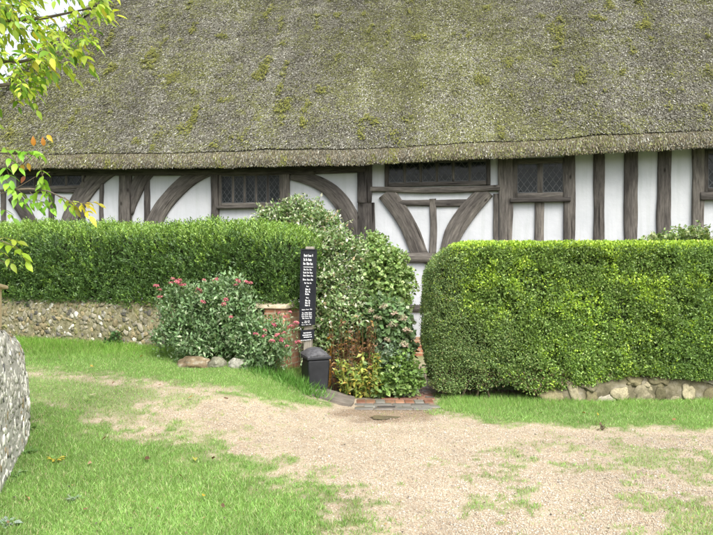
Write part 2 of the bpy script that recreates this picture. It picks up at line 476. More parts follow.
def make_grass():
    n = 900000
    y = 3.4 + (rnd(n) ** 1.25) * 8.2; x = (rnd(n) - .5) * 1.45 * y * 1.02
    m, lawn, bank, verge = grass_mask(x, y)
    z = gz(x, y) + m * .008
    keep = (rnd(n) < np.clip(m, 0, 1) ** 1.4 * .62) & visible(x, y, z)
    # keep the paving clear
    keep &= ~((x > -.62) & (x < .95) & (y > 7.85) & (y < 9.3))
    x, y, z, lawn, bank, verge, m = [q[keep] for q in (x, y, z, lawn, bank, verge, m)]
    n = len(x); P = np.stack([x, y, z], 1)
    lush = np.maximum(smooth((y - 8.3) / 1.0) * bank, verge * smooth((y - 7.3) / 1.0) * .55 * (.4 + 1.0 * fbm(P, 2.2, 66)))
    H = (.022 + .018 * rnd(n)) * (.4 + 1.0 * (fbm(P, 2.5, 61) * .5 + fbm(P, 8, 62) * .5)) * (.55 + .45 * m) * (1 + 1.7 * lush) * (1 + .25 * lawn)
    lean = RNG.normal(0, .55, (n, 3)); lean[:, 2] = 0
    A = np.array([0, 0, 1.0]) + lean
    Nn = RNG.normal(size=(n, 3)); Nn[:, 2] *= .2
    cA = palette(n, [(0.146, 0.313, 0.056), (0.190, 0.378, 0.084), (0.258, 0.432, 0.140), (0.336, 0.410, 0.182)], [3, 4, 2, .8], .2)
    cB = palette(n, [(.10, .25, .025), (.14, .31, .04), (.20, .36, .07)], [3, 4, 2], .2)
    dry = palette(n, [(.26, .31, .11), (.34, .33, .17), (.18, .28, .07)], [3, 2, 3], .2)
    f = lush[:, None]; c = cA * (1 - f) + cB * f
    sparse = (rnd(n) < (1 - m) * .7) | (rnd(n) < .06)
    c[sparse] = dry[sparse]
    patch = (fbm(P, 1.3, 91) * .6 + fbm(P, 6, 92) * .4)[:, None]
    c = c * (.62 + .76 * patch)
    V, T, k = scatter(tmpl_blade(), P, A, Nn, H * 1.1, .0028 + .0022 * rnd(n), H)
    print('grass blades', n)
    return tag(mesh_np('grass', V, T, GRASS, col=np.repeat(c, k, 0)), kind='stuff')
make_grass()

def make_gravel():
    n = 380000
    y = 3.6 + (rnd(n) ** 1.15) * 5.2; x = (rnd(n) - .5) * 1.4 * y
    m = grass_mask(x, y)[0]; z = gz(x, y)
    keep = (rnd(n) > m * 1.15) & visible(x, y, z, 80) & (y < 8.8) & (polysd(x, y, BED) > 0) & ((np.hypot((x - .31) / .17, (y - 7.52) / .11) > 1) | (rnd(n) < .18)) & ~((x > -.5) & (x < .95) & (y > 7.85))
    x, y, z = x[keep], y[keep], z[keep]; n = len(x)
    s = np.exp(RNG.normal(math.log(.0043), .34, n)); s = np.clip(s, .003, .018)
    P = np.stack([x, y, z + s * .25], 1)
    A = RNG.normal(size=(n, 3)); A[:, 2] *= .3
    Nn = np.array([0, 0, 1.0]) + RNG.normal(0, .25, (n, 3))
    c = palette(n, [(0.396, 0.326, 0.239), (0.447, 0.387, 0.304), (0.327, 0.255, 0.184), (0.499, 0.466, 0.414), (0.241, 0.211, 0.184), (0.396, 0.282, 0.193)], [4, 4, 2, 1.4, .6, 1.2], .12)
    c = c * np.array([.87, .885, .87]) * (.70 + .60 * (fbm(P, .9, 131) * .5 + fbm(P, 3.5, 132) * .5))[:, None]; c = c * (1 - damp_at(x, y)[:, None] * np.array([.30, .35, .38]))
    V, T, k = scatter(tmpl_oct(), P, A, Nn, s * (1 + .5 * rnd(n)), s * (.8 + .3 * rnd(n)), s * (.5 + .3 * rnd(n)))
    print('pebbles', n)
    return tag(mesh_np('gravel', V, T, PEBBLE, col=np.repeat(c, k, 0), smooth_=True), kind='stuff')
make_gravel()

# ------------------------------------------------------------------ house frame
A0 = np.array([-356.5 / F * 14.0, 14.0]); B0 = np.array([356.5 / F * 11.7, 11.7])
e = (B0 - A0) / np.linalg.norm(B0 - A0); vin = np.array([-e[1], e[0]])     # vin points into the house
HOUSE = empty('timber_framed_house', (A0[0], A0[1], 0), math.atan2(e[1], e[0]),
              'long white plastered timber framed house under a mossy thatched roof', 'house')

def wp(px, py, off=0.0):
    """pixel -> (u, z) on the house wall plane moved `off` towards the street"""
    d = np.array([(px - CX) / F, 1.0]); o = A0 - vin * off
    t = (o @ vin) / (d @ vin)
    p = d * t
    return float((p - A0) @ e), EYE - (py - CY) / F * t, t

def plane_hit(px, py, n, p0):
    """ray against a plane in house coordinates (u, v, z)"""
    d = np.array([(px - CX) / F, 1.0]); dl = np.array([d @ e, d @ vin, -(py - CY) / F])
    o = np.array([-A0 @ e, -A0 @ vin, EYE])
    t = ((p0 - o) @ n) / (dl @ n)
    return o + dl * t

EAVE_PX = [0, 120, 240, 356, 473, 573, 713]; EAVE_PY = [168, 167.5, 166.5, 164, 158, 154, 146.5]
EU = []; EZ = []
for a, b in zip(EAVE_PX, EAVE_PY):
    u_, z_, _ = wp(a, b, .43); EU.append(u_); EZ.append(z_)
def eave_z(u): return np.interp(u, EU, EZ)

V_STEP, V_LIP, Z_STEP, V_R, Z_R = -.34, -.43, 3.80, 4.0, 9.15
SL = (Z_R - Z_STEP) / (V_R - V_STEP)
nfront = np.array([0, -SL, 1.0]); nfront /= np.linalg.norm(nfront)
h1 = plane_hit(-4, 100, nfront, np.array([0, V_STEP, Z_STEP])); h2 = plane_hit(101, 0, nfront, np.array([0, V_STEP, Z_STEP]))
k_ = (h2[0] - h1[0]) / (h2[1] - h1[1])
U_L = h1[0] + (V_STEP - h1[1]) * k_; U_RL = h1[0] + (V_R - h1[1]) * k_
U_R = 18.0; U_RR = U_R - (U_RL - U_L)
UW0, UW1 = U_L + .42, U_R - .42
print('hip', U_L, U_RL)

# wall
bm = bmesh.new()
us = np.linspace(UW0, UW1, 60); zs = np.linspace(-.05, 4.0, 16)
g = [[bm.verts.new((u, 0.012 * (vnoise(np.array([[u * 1.1, z * 1.3, 0]]), 1, 8)[0] - .5), z)) for z in zs] for u in us]
for i in range(len(us) - 1):
    for j in range(len(zs) - 1): bm.faces.new((g[i][j], g[i + 1][j], g[i + 1][j + 1], g[i][j + 1]))
VB = 8.0
for (p, q) in (((UW0, 0), (UW0, VB)), ((UW0, VB), (UW1, VB)), ((UW1, VB), (UW1, 0))):
    f = [bm.verts.new((p[0], p[1], -.05)), bm.verts.new((q[0], q[1], -.05)), bm.verts.new((q[0], q[1], 4.0)), bm.verts.new((p[0], p[1], 4.0))]
    bm.faces.new(f)
obj_bm('wall', bm, PLASTER, HOUSE, True)
bm = bmesh.new(); box(bm, UW0 - .03, UW1 + .03, -.035, .1, -.1, .36)
obj_bm('plinth', bm, BRICK, HOUSE)

BN = [0]
def beam(name, pts, widths, d=.05, n=14, parent=HOUSE, wob=.014, mat=None, base=0.03):
    """timber along pixel points on the wall; widths are pixels"""
    BN[0] += 1; sd = BN[0]
    c = []; w = []
    if isinstance(widths, (int, float)): widths = [widths] * len(pts)
    for (a, b), q in zip(pts, widths):
        u, z, t = wp(a, b); c.append((u, z)); w.append(q * t / F)
    c = np.array(c); w = np.array(w)
    s = np.concatenate([[0], np.cumsum(np.linalg.norm(np.diff(c, axis=0), axis=1))])
    n = max(n, int(s[-1] / .10)) if len(pts) > 1 else n
    tt = np.linspace(0, s[-1], n + 1)
    if len(pts) > 2:      # smooth curve through the points (Catmull-Rom)
        P = np.vstack([2 * c[0] - c[1], c, 2 * c[-1] - c[-2]])
        out = []
        for t_ in tt:
            i = min(np.searchsorted(s, t_, side='right') - 1, len(c) - 2); i = max(i, 0)
            f = (t_ - s[i]) / max(s[i + 1] - s[i], 1e-6)
            p0, p1, p2, p3 = P[i], P[i + 1], P[i + 2], P[i + 3]
            out.append(.5 * ((2 * p1) + (p2 - p0) * f + (2 * p0 - 5 * p1 + 4 * p2 - p3) * f * f + (3 * p1 - p0 - 3 * p2 + p3) * f ** 3))
        cc = np.array(out)
    else:
        cc = np.stack([np.interp(tt, s, c[:, 0]), np.interp(tt, s, c[:, 1])], 1)
    ww = np.interp(tt, s, w)
    tg = np.gradient(cc, axis=0); tg /= np.linalg.norm(tg, axis=1, keepdims=True)
    nr = np.stack([-tg[:, 1], tg[:, 0]], 1)
    d = d + .004 * (sd % 7) / 7
    V = []; G = []
    L1 = (fbm(np.stack([tt * 1.6, 0 * tt + sd * 3.1, 0 * tt], 1), 1, 2) - .5) * 2 * wob * 1.6
    L2 = (fbm(np.stack([tt * 1.6, 0 * tt + sd * 7.7, 0 * tt + 5], 1), 1, 2) - .5) * 2 * wob * 1.6
    ch = .012
    for i in range(len(tt)):
        a, b = -ww[i] / 2 + L1[i], ww[i] / 2 + L2[i]
        dz = .012 * (vnoise(np.array([[tt[i] * 3, sd, 0]]), 1, 4)[0] - .5)
        prof = [(a, base), (a, -d + ch), (a + ch, -d + dz), ((a + b) / 2, -d + dz - .003), (b - ch, -d + dz), (b, -d + ch), (b, base)]
        for x_, v_ in prof:
            p = cc[i] + nr[i] * x_
            V.append((p[0], v_, p[1])); G.append((tt[i] + sd * 3.7, x_ + sd * 1.3, v_))
    k = 7; Fc = []
    for i in range(len(tt) - 1):
        for j in range(k - 1):
            Fc.append((i * k + j, i * k + j + 1, (i + 1) * k + j + 1, (i + 1) * k + j))
    for o in (0, (len(tt) - 1) * k):
        Fc += [(o, o + 1, o + 5, o + 6), (o + 1, o + 2, o + 4, o + 5), (o + 2, o + 3, o + 4, o + 4)]
    Fc = [f for f in Fc if len(set(f)) == 4]
    ob = mesh_np(name, V, np.array(Fc), mat or WOOD, parent, grain=np.array(G))
    return ob

TOP = 140
def post(x, w, y0=TOP, y1=330, name='post', d=.07, lean=0, x1=None):
    return beam(name, [(x, y0), ((x + (x1 if x1 else x)) / 2 + lean, (y0 + y1) / 2), (x1 or x, y1)], w, d)
def stud(x, w, y0=TOP, y1=330, x1=None, lean=0): return post(x, w, y0, y1, 'stud', .045, lean, x1)

# --- left bays
stud(4, 4.5, 192, 330)
beam('brace', [(14, 196), (24, 210), (36, 232), (50, 270)], [13, 14, 14, 13], .055)
beam('rail', [(12, 191.5), (88, 191)], 4.5, .05)
stud(52, 6, 193, 330)
beam('brace', [(116, 166), (96, 180), (78, 204), (64, 240), (60, 280)], [15, 17, 17, 16, 15], .058)
stud(83, 4, 196, 330); stud(102, 4, 176, 330)
post(126, 13, x1=127)
beam('brace', [(155, 164), (143, 178), (135, 196), (131, 214)], [15, 15, 12, 6], .055)
stud(147.5, 5.5, 172, 330)
beam('brace', [(212, 168), (192, 178), (173, 195), (158, 216), (146, 250), (140, 290)], [13, 15, 16, 17, 16, 15], .058)
post(215.5, 7, x1=216)
beam('wall_plate', [(-60, 171), (60, 172), (240, 171), (366, 168.5)], [8, 8, 8, 9], .095)
beam('wall_plate', [(372, 157.5), (490, 153), (713, 142), (790, 138)], [9, 9, 9, 9], .10)
post(286, 8, 165, 330)
beam('brace', [(292, 175), (313, 180), (332, 191), (346, 208), (355, 230), (361, 262)], [11, 13, 15.5, 17, 17, 16], .058)
post(365, 14.5, TOP, 203, d=.085); post(366.5, 17, 203, 340, d=.07)
# --- K braced bay
beam('rail', [(371, 189), (436, 190.5), (500, 188.5)], [4.5, 5.5, 6.5], .075)
beam('rail', [(396, 203), (430, 203.2)], 6, .05); beam('rail', [(435, 203.5), (470, 203)], 6, .05)
beam('brace', [(386, 193), (400, 212), (411, 232), (421, 256)], [17, 17, 17, 16], .058)
beam('brace', [(487, 191), (467, 213), (453, 235), (446, 256)], [16, 18, 18, 15], .058)
stud(432.5, 7, 199, 255, lean=1)
beam('rail', [(383, 257.5), (420, 258), (458, 257.5)], [9, 10, 10], .07)
post(436.5, 20, 262, 345)
beam('rail', [(376, 308), (430, 308)], 7, .05)
stud(496, 4.5, 194, 330)
post(505.5, 13.5, TOP, 330)
# --- right bays
stud(539, 9.5, 203, 330, 539)
post(569.5, 10.5, TOP, 330, name='stud', d=.06)
stud(599, 10, TOP, 330, 598.5); stud(631, 12.5, TOP, 330, 630); stud(665, 13, TOP, 330, 664, lean=-1)
post(697.5, 11, TOP, 330); stud(741, 12, 196, 330); stud(778, 12, TOP, 330)

def window(px0, px1, py0, py1, lights, sill=None, sill_ext=4, lattice=True, frame_px=3.0, mull_px=2.2, lat=.13):
    u0, z0, t = wp(px0, py1); u1, z1, t2 = wp(px1, py0)
    zb = z0; zt = z1
    fr_w = frame_px * t / F; mw = mull_px * t / F
    w = empty('window', (0, 0, 0)); w.parent = HOUSE
    # frame
    def wood_boxes(name, boxes, parent):
        V = []; Fc = []; G = []
        for (a, b, c, d_, zz0, zz1) in boxes:
            o = len(V); r = random.random() * 9
            ch = .008
            for (q, (ax, bx, az, bz)) in ((d_, (a, b, zz0, zz1)), (c + ch, (a, b, zz0, zz1)), (c, (a + ch, b - ch, zz0 + ch, zz1 - ch))):
                for (uu, zz) in ((ax, az), (bx, az), (bx, bz), (ax, bz)):
                    V.append((uu, q, zz))
                    G.append((zz + r, uu + r, q) if (zz1 - zz0) > (b - a) else (uu + r, zz + r, q))
            for l in (0, 4):
                for k in range(4):
                    k2 = (k + 1) % 4
                    Fc.append((o + l + k, o + l + k2, o + l + 4 + k2, o + l + 4 + k))
            Fc.append((o + 8, o + 9, o + 10, o + 11))
        return mesh_np(name, V, np.array(Fc), WOOD, parent, grain=np.array(G))
    wood_boxes('frame', [(u0, u0 + fr_w, -.062, .01, zb, zt), (u1 - fr_w, u1, -.062, .01, zb, zt),
                         (u0 + fr_w, u1 - fr_w, -.058, .01, zt - fr_w, zt), (u0 + fr_w, u1 - fr_w, -.058, .01, zb, zb + fr_w)], w)
    iu0, iu1, iz0, iz1 = u0 + fr_w, u1 - fr_w, zb + fr_w, zt - fr_w
    edges = [iu0 + (iu1 - iu0) * k / lights for k in range(lights + 1)]
    for k in range(1, lights):
        wood_boxes('mullion', [(edges[k] - mw / 2, edges[k] + mw / 2, -.053, .01, iz0, iz1)], w)
    if sill:
        su0, sz0, _ = wp(px0 - sill_ext, py1 + sill); su1, _, _ = wp(px1 + sill_ext, py1 + sill)
        wood_boxes('sill', [(su0, su1, -.11, .01, sz0, zb - .001)], w)
    bm = bmesh.new(); bl = bmesh.new()
    for k in range(lights):
        a = edges[k] + (mw / 2 if k else 0); b = edges[k + 1] - (mw / 2 if k < lights - 1 else 0)
        tilt = random.uniform(-.006, .006)
        v = [bm.verts.new(p) for p in ((a, -.020 + tilt, iz0), (b, -.020 - tilt, iz0), (b, -.020 - tilt, iz1), (a, -.020 + tilt, iz1))]
        bm.faces.new(v)
        # dark iron casement bars round each light
        t_ = .014
        for q in ((a, a + t_, iz0, iz1), (b - t_, b, iz0, iz1), (a + t_, b - t_, iz0, iz0 + t_), (a + t_, b - t_, iz1 - t_, iz1)):
            box(bl, q[0], q[1], -.036, -.029, q[2], q[3])
        # diamond lattice clipped to the light
        if lattice:
            wth = .0045
            W = b - a; H = iz1 - iz0
            nx = max(2, round(W / lat)); dx = W / nx; dz = dx * 1.35
            for sgn in (1, -1):
                kk = -20
                while kk < 40:
                    # line: z = iz0 + sgn*(x-a)*dz/dx + kk*dz
                    xs = []
                    m_ = sgn * dz / dx; c0 = kk * dz
                    ta = 0; tb = W
                    if m_ > 0: ta = max(ta, -c0 / m_); tb = min(tb, (H - c0) / m_)
                    else: ta = max(ta, (H - c0) / m_); tb = min(tb, -c0 / m_)
                    if tb - ta > .01:
                        p = Vector((a + ta, 0, iz0 + c0 + m_ * ta)); q = Vector((a + tb, 0, iz0 + c0 + m_ * tb))
                        nn = (q - p).normalized(); side = Vector((-nn.z, 0, nn.x)) * wth
                        y_ = -.0285 if sgn > 0 else -.0300
                        bl.faces.new([bl.verts.new(r + Vector((0, y_, 0))) for r in (p - side, q - side, q + side, p + side)])
                    kk += 1
    obj_bm('glazing', bm, GLASS, w)
    obj_bm('lead_lattice', bl, LEAD, w)
    return w

window(18, 86, 168, 190, 4, None)
window(219.5, 283, 172, 206.5, 5, 2.6, 1)
window(385, 490.5, 157, 187.2, 6, None, 0, frame_px=4)
window(512, 568, 158, 198.5, 2, 4.4, 2, frame_px=5, mull_px=5, lat=.12)
window(703, 770, 148, 192.5, 3, 8, 4, frame_px=4, mull_px=4)

# --- thatch
def make_thatch():
    def front(u, s):           # s 0..1 along the slope (step line to ridge)
        fade = (1 - s) ** 2
        dz = (eave_z(u) - 3.5) * fade
        v = V_STEP + (V_R - V_STEP) * s; z = Z_STEP + (Z_R - Z_STEP) * s + dz
        P = np.stack([u, v, z], 1)
        b = ((fbm(P, .7, 13) - .5) * .16 + (fbm(P, 2.5, 14) - .5) * .05)
        return P + nfront * b[:, None]
    parts = []
    def grid(fn, nu, ns, col, flip=False):
        U, S = np.meshgrid(np.linspace(0, 1, nu), np.linspace(0, 1, ns))
        V = fn(U.ravel(), S.ravel()); i = np.arange(nu * ns).reshape(ns, nu)
        Fc = np.stack([i[:-1, :-1].ravel(), i[:-1, 1:].ravel(), i[1:, 1:].ravel(), i[1:, :-1].ravel()], 1)
        parts.append((V, Fc, np.tile(np.array(col), (len(V), 1))))
    base = (.095, .09, .06)
    def ff(U, S):
        ul = U_L + (U_RL - U_L) * S; ur = U_R + (U_RR - U_R) * S
        return front(ul + (ur - ul) * U, S)
    grid(ff, 200, 50, base)
    def lip_pt(u, t):          # t 0 at the step, 1 at the bottom edge of the thatch
        P0 = front(u, np.zeros_like(u))
        w = (fbm(np.stack([u, 0 * u, 0 * u], 1), 2.2, 22) - .5) * .045
        zb = eave_z(u) + w
        bul = np.sin(np.clip(t, 0, 1) * math.pi) * .03
        v = V_STEP - .018 + (V_LIP - V_STEP + .03) * t - bul
        z = P0[:, 2] - .028 + (zb - P0[:, 2] + .028) * t
        return np.stack([u, v + (P0[:, 1] - V_STEP) * .5, z], 1)
    grid(lambda U, S: lip_pt(U_L + (U_R - U_L) * U, 1 - S), 300, 6, (.10, .085, .06))
    # small ledge closing the step, and the underside back to the wall
    def ledge(U, S):
        u = U_L + (U_R - U_L) * U; a = lip_pt(u, 0 * u); b = front(u, 0 * u + .01)
        return a + (b - a) * S[:, None]
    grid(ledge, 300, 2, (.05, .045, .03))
    def under(U, S):
        u = U_L + (U_R - U_L) * U; a = lip_pt(u, 0 * u + 1); b = np.stack([u, 0 * u + .05, a[:, 2] + .10], 1)
        return a + (b - a) * S[:, None]
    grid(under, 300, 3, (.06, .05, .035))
    VBK = 2 * V_R - V_STEP
    def hipl(U, S):
        v0 = V_STEP + (V_R - V_STEP) * S; v1 = VBK + (V_R - VBK) * S
        P = np.stack([U_L + (U_RL - U_L) * S, v0 + (v1 - v0) * U, Z_STEP + (Z_R - Z_STEP) * S], 1)
        return P + np.array([-.7, 0, .7]) * ((fbm(P, .7, 13) - .5) * .1 * np.minimum(1, 10 * U * (1 - U)))[:, None]
    grid(hipl, 40, 30, base)
    def hipr(U, S):
        P = hipl(U, S); P[:, 0] = U_L + U_R - P[:, 0]; return P
    grid(hipr, 40, 30, base)
    def back(U, S):
        ul = U_L + (U_RL - U_L) * S; ur = U_R + (U_RR - U_R) * S
        return np.stack([ul + (ur - ul) * U, VBK + (V_R - VBK) * S, Z_STEP + (Z_R - Z_STEP) * S], 1)
    grid(back, 20, 8, base)
    for (x0, y0, x1, y1) in ((U_L, VBK, U_L, V_STEP), (U_R, V_STEP, U_R, VBK), (U_R, VBK, U_L, VBK)):
        grid(lambda U, S: np.stack([x0 + (x1 - x0) * U, y0 + (y1 - y0) * U, 3.48 + (Z_STEP - 3.48) * S], 1), 6, 3, base)
    # straw
    slope = np.array([0, V_R - V_STEP, Z_R - Z_STEP]); slope /= np.linalg.norm(slope)
    def tone(P, n):
        st = np.stack([P[:, 0], P[:, 2] * .16, 0 * P[:, 0]], 1)
        streak = fbm(st, 2.6, 33); blot = fbm(P, .55, 34); fine = fbm(P, 7, 35)
        g = palette(n, [(.095, .088, .066), (.14, .133, .105), (.19, .183, .152), (.26, .255, .225), (.06, .054, .042)], [3, 4, 3, 1.0, 1.6], .18)
        olive = palette(n, [(.125, .128, .052), (.165, .168, .07), (.09, .09, .04), (.21, .215, .105)], [3, 3, 2, 1], .2)
        pm = np.clip((blot - .42) * 1.5 + (fine - .5) * 1.3 + .30, 0, .8)
        c = np.where((rnd(n) < pm)[:, None], olive, g)
        c *= (.78 + .46 * streak)[:, None] * np.array([1.02, 1.04, 1.08])
        # pale lichen dots
        li = rnd(n) < .03 + .10 * np.clip((streak - .50) * 6, 0, 1.6)
        c[li] = palette(n, [(.36, .365, .335), (.29, .30, .265), (.44, .44, .40)], [2, 3, 1], .12)[li]
        # moss cushions, thin in the middle, more towards the eave
        mo = (vnoise(st * np.array([1, 3.2, 1]), 5.0, 51) * .58 + fine * .42) + RNG.normal(0, .02, n)
        mm = rnd(n) < np.clip((mo - .685) * 5, 0, .42)
        c[mm] = palette(n, [(.16, .165, .045), (.13, .145, .042), (.19, .185, .05)], [3, 2, 1], .18)[mm]
        return c, mm
    n = 720000
    s = rnd(n); ul = U_L + (U_RL - U_L) * s; u = ul + rnd(n) * (15.3 - ul)
    P = front(u, s)
    A = -slope + nfront * (.16 + .22 * rnd(n))[:, None] + np.array([1, 0, 0]) * RNG.normal(0, .32, (n, 1))
    c, mm = tone(P, n)
    L = .026 + .036 * rnd(n); W = .008 + .010 * rnd(n)
    P = P + nfront * np.where(mm, .045, .012)[:, None] * (.4 + rnd(n))[:, None]
    V, T, k = scatter(tmpl_straw(), P, A, nfront + RNG.normal(0, .30, (n, 3)), L, W)
    parts.append((V, T, np.repeat(c, k, 0)))
    # hip face
    n2 = 50000; s = rnd(n2); t = rnd(n2); P = hipl(t, s)
    hn = np.array([-(Z_R - Z_STEP), 0, U_RL - U_L]); hn /= np.linalg.norm(hn)
    hs = np.array([U_RL - U_L, 0, Z_R - Z_STEP]); hs /= np.linalg.norm(hs)
    c, mm = tone(P[:, [1, 0, 2]], n2)
    V, T, k = scatter(tmpl_straw(), P + hn * .02, -hs + hn * (.2 + .2 * rnd(n2))[:, None] + np.array([0, 1, 0]) * RNG.normal(0, .4, (n2, 1)), hn + RNG.normal(0, .35, (n2, 3)), .06 + .07 * rnd(n2), .014 + .016 * rnd(n2))
    parts.append((V, T, np.repeat(c, k, 0)))
    # rolled hip ridge, uneven
    n4 = 9000; s = rnd(n4); P = front(U_L + (U_RL - U_L) * s, s) + RNG.normal(0, .06, (n4, 3))
    c, mm = tone(P, n4)
    V, T, k = scatter(tmpl_straw(), P, -slope + RNG.normal(0, .4, (n4, 3)), nfront + RNG.normal(0, .5, (n4, 3)), .06 + .08 * rnd(n4), .014 + .016 * rnd(n4))
    parts.append((V, T, np.repeat(c, k, 0)))
    # eave lip
    n3 = 110000; u = U_L + rnd(n3) * (15.3 - U_L); t = rnd(n3) * .93
    P = lip_pt(u, t); P[:, 1] -= .004 + .02 * rnd(n3)
    c, mm = tone(P, n3)
    br = palette(n3, [(.11, .093, .064), (.16, .14, .105), (.075, .063, .044), (.24, .22, .175)], [3, 3, 2, 1.2], .2)
    q = (rnd(n3) < .45) & ~mm; c[q] = br[q]
    V, T, k = scatter(tmpl_straw(), P, np.array([0, -.12, -1.0]) + RNG.normal(0, .22, (n3, 3)), np.array([0, -1.0, .3]) + RNG.normal(0, .4, (n3, 3)), .025 + .035 * rnd(n3), .007 + .010 * rnd(n3))
    parts.append((V, T, np.repeat(c, k, 0)))
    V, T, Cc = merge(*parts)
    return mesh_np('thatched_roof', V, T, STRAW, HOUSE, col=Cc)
make_thatch()

# ------------------------------------------------------------------ stone helpers
def face_sample(V, Q, n):
    V = np.asarray(V); Q = np.asarray(Q)
    a, b, c, d = [V[Q[:, i]] for i in range(4)]
    nr = np.cross(c - a, d - b); ar = np.linalg.norm(nr, axis=1) / 2
    f = RNG.choice(len(Q), n, p=ar / ar.sum()); s, t = rnd(n)[:, None], rnd(n)[:, None]
    P = (a[f] * (1 - s) + b[f] * s) * (1 - t) + (d[f] * (1 - s) + c[f] * s) * t
    return P, unit(nr[f])

def darts(P, r):
    keep = []; cell = {}
    for i, p in enumerate(P):
        k = (int(math.floor(p[0] / r)), int(math.floor(p[1] / r)), int(math.floor(p[2] / r))); ok = True
        for dx in (-1, 0, 1):
            for dy in (-1, 0, 1):
                for dz in (-1, 0, 1):
                    for j in cell.get((k[0] + dx, k[1] + dy, k[2] + dz), ()):
                        if np.sum((P[j] - p) ** 2) < r * r: ok = False; break
                    if not ok: break
                if not ok: break
            if not ok: break
        if ok: cell.setdefault(k, []).append(i); keep.append(i)
    return np.array(keep)

def stones(P, Nn, size, sub, cols, w, flat=.45, rough=.5):
    tv, tf = tmpl_ico(sub); n = len(P)
    V, T, m = scatter((tv, tf), P, np.cross(Nn, RNG.normal(size=(n, 3))), Nn, size * (.8 + .6 * rnd(n)), size * (.6 + .5 * rnd(n)), size * flat)
    off = np.repeat(RNG.random((n, 3)) * 50, m, 0); loc = np.tile(tv, (n, 1))
    k = 1 + rough * (fbm(loc + off, 1.3, 3, 2) - .5) * 2
    ctr = np.repeat(P, m, 0); V = ctr + (V - ctr) * k[:, None]
    c = np.repeat(palette(n, cols, w, .15), m, 0) * (.8 + .4 * vnoise(loc + off, 2.5, 6))[:, None]
    return V, T, c

FLINT = [(0.632, 0.621, 0.575), (0.437, 0.425, 0.391), (0.253, 0.247, 0.230), (0.115, 0.115, 0.127), (0.345, 0.276, 0.172), (0.782, 0.770, 0.724)]

# ------------------------------------------------------------------ far garden wall with brick pier
W1 = np.array([-.91, 8.84]); W0 = np.array([-8.6, 11.65])
wd = (W1 - W0) / np.linalg.norm(W1 - W0); wn = np.array([wd[1], -wd[0]])      # wn towards the camera
WL = float(np.linalg.norm(W1 - W0)); WTOP = 1.15
GW = empty('garden_wall', (W0[0], W0[1], 0), math.atan2(wd[1], wd[0]), 'flint garden wall with a rounded brick pier end, below the yew hedge', 'wall')
def make_wall():
    us = np.linspace(0, WL - .30, 60); prof = [(0, .1), (-.01, .35), (.0, .62), (.004, .9), (.03, 1.08), (.12, 1.14), (.3, 1.14), (.4, 1.05), (.42, .1)]
    V = []; Q = []
    for u in us:
        for (v, z) in prof:
            p = np.array([[u * 2, v * 3, z * 2]])
            w = (fbm(p, 1, 71)[0] - .5)
            V.append((u, v + w * .05, z + w * .05))
    k = len(prof)
    for i in range(len(us) - 1):
        for j in range(k - 1): Q.append((i * k + j, (i + 1) * k + j, (i + 1) * k + j + 1, i * k + j + 1))
    mesh_np('mortar_core', V, Q, MORTAR, GW, smooth_=True)
    V = np.array(V); Q = np.array(Q); front = np.array([q for q in Q if (q[0] % k) < 5])
    P, Nn = face_sample(V, front, 6000)
    sel = darts(P, .043); P, Nn = P[sel], Nn[sel]
    keep = rnd(len(P)) < .93; P, Nn = P[keep], Nn[keep]
    V, T, c = stones(P, Nn, .018 + .028 * rnd(len(P)) ** 1.7, 2, [(.38, .365, .32), (.26, .24, .19), (.19, .175, .125), (.10, .095, .085), (.24, .20, .12), (.52, .51, .47), (.18, .175, .08)], [1.2, 3, 3.4, 1.6, 3.4, .9, 3], .15, 1.3)
    mesh_np('flint_facing', V, T, STONE, GW, col=c)
    # brick pier (front edge at local y = -0.03) with rounded coping
    bm = bmesh.new(); box(bm, WL - .27, WL + .02, -.05, .46, .05, 1.10, .02)
    obj_bm('brick_pier', bm, BRICK, GW)
    bm = bmesh.new()
    rows = []
    for uu in np.linspace(WL - .42, WL + .05, 9):
        r = []
        for a in np.linspace(0, math.pi, 12):
            r.append(bm.verts.new((uu, .205 - math.cos(a) * .28, 1.085 + math.sin(a) ** .8 * (.062 + .012 * random.random()))))
        rows.append(r)
    for i in range(len(rows) - 1):
        for j in range(11): bm.faces.new((rows[i][j], rows[i + 1][j], rows[i + 1][j + 1], rows[i][j + 1]))
    bm.faces.new(rows[0][::-1]); bm.faces.new(rows[-1])
    obj_bm('coping', bm, noise_mat('lichen_coping', [(.3, (.22, .18, .10)), (.55, (.36, .31, .22)), (.75, (.44, .42, .33))], 10, 8, .95, .6, .012), GW)
make_wall()

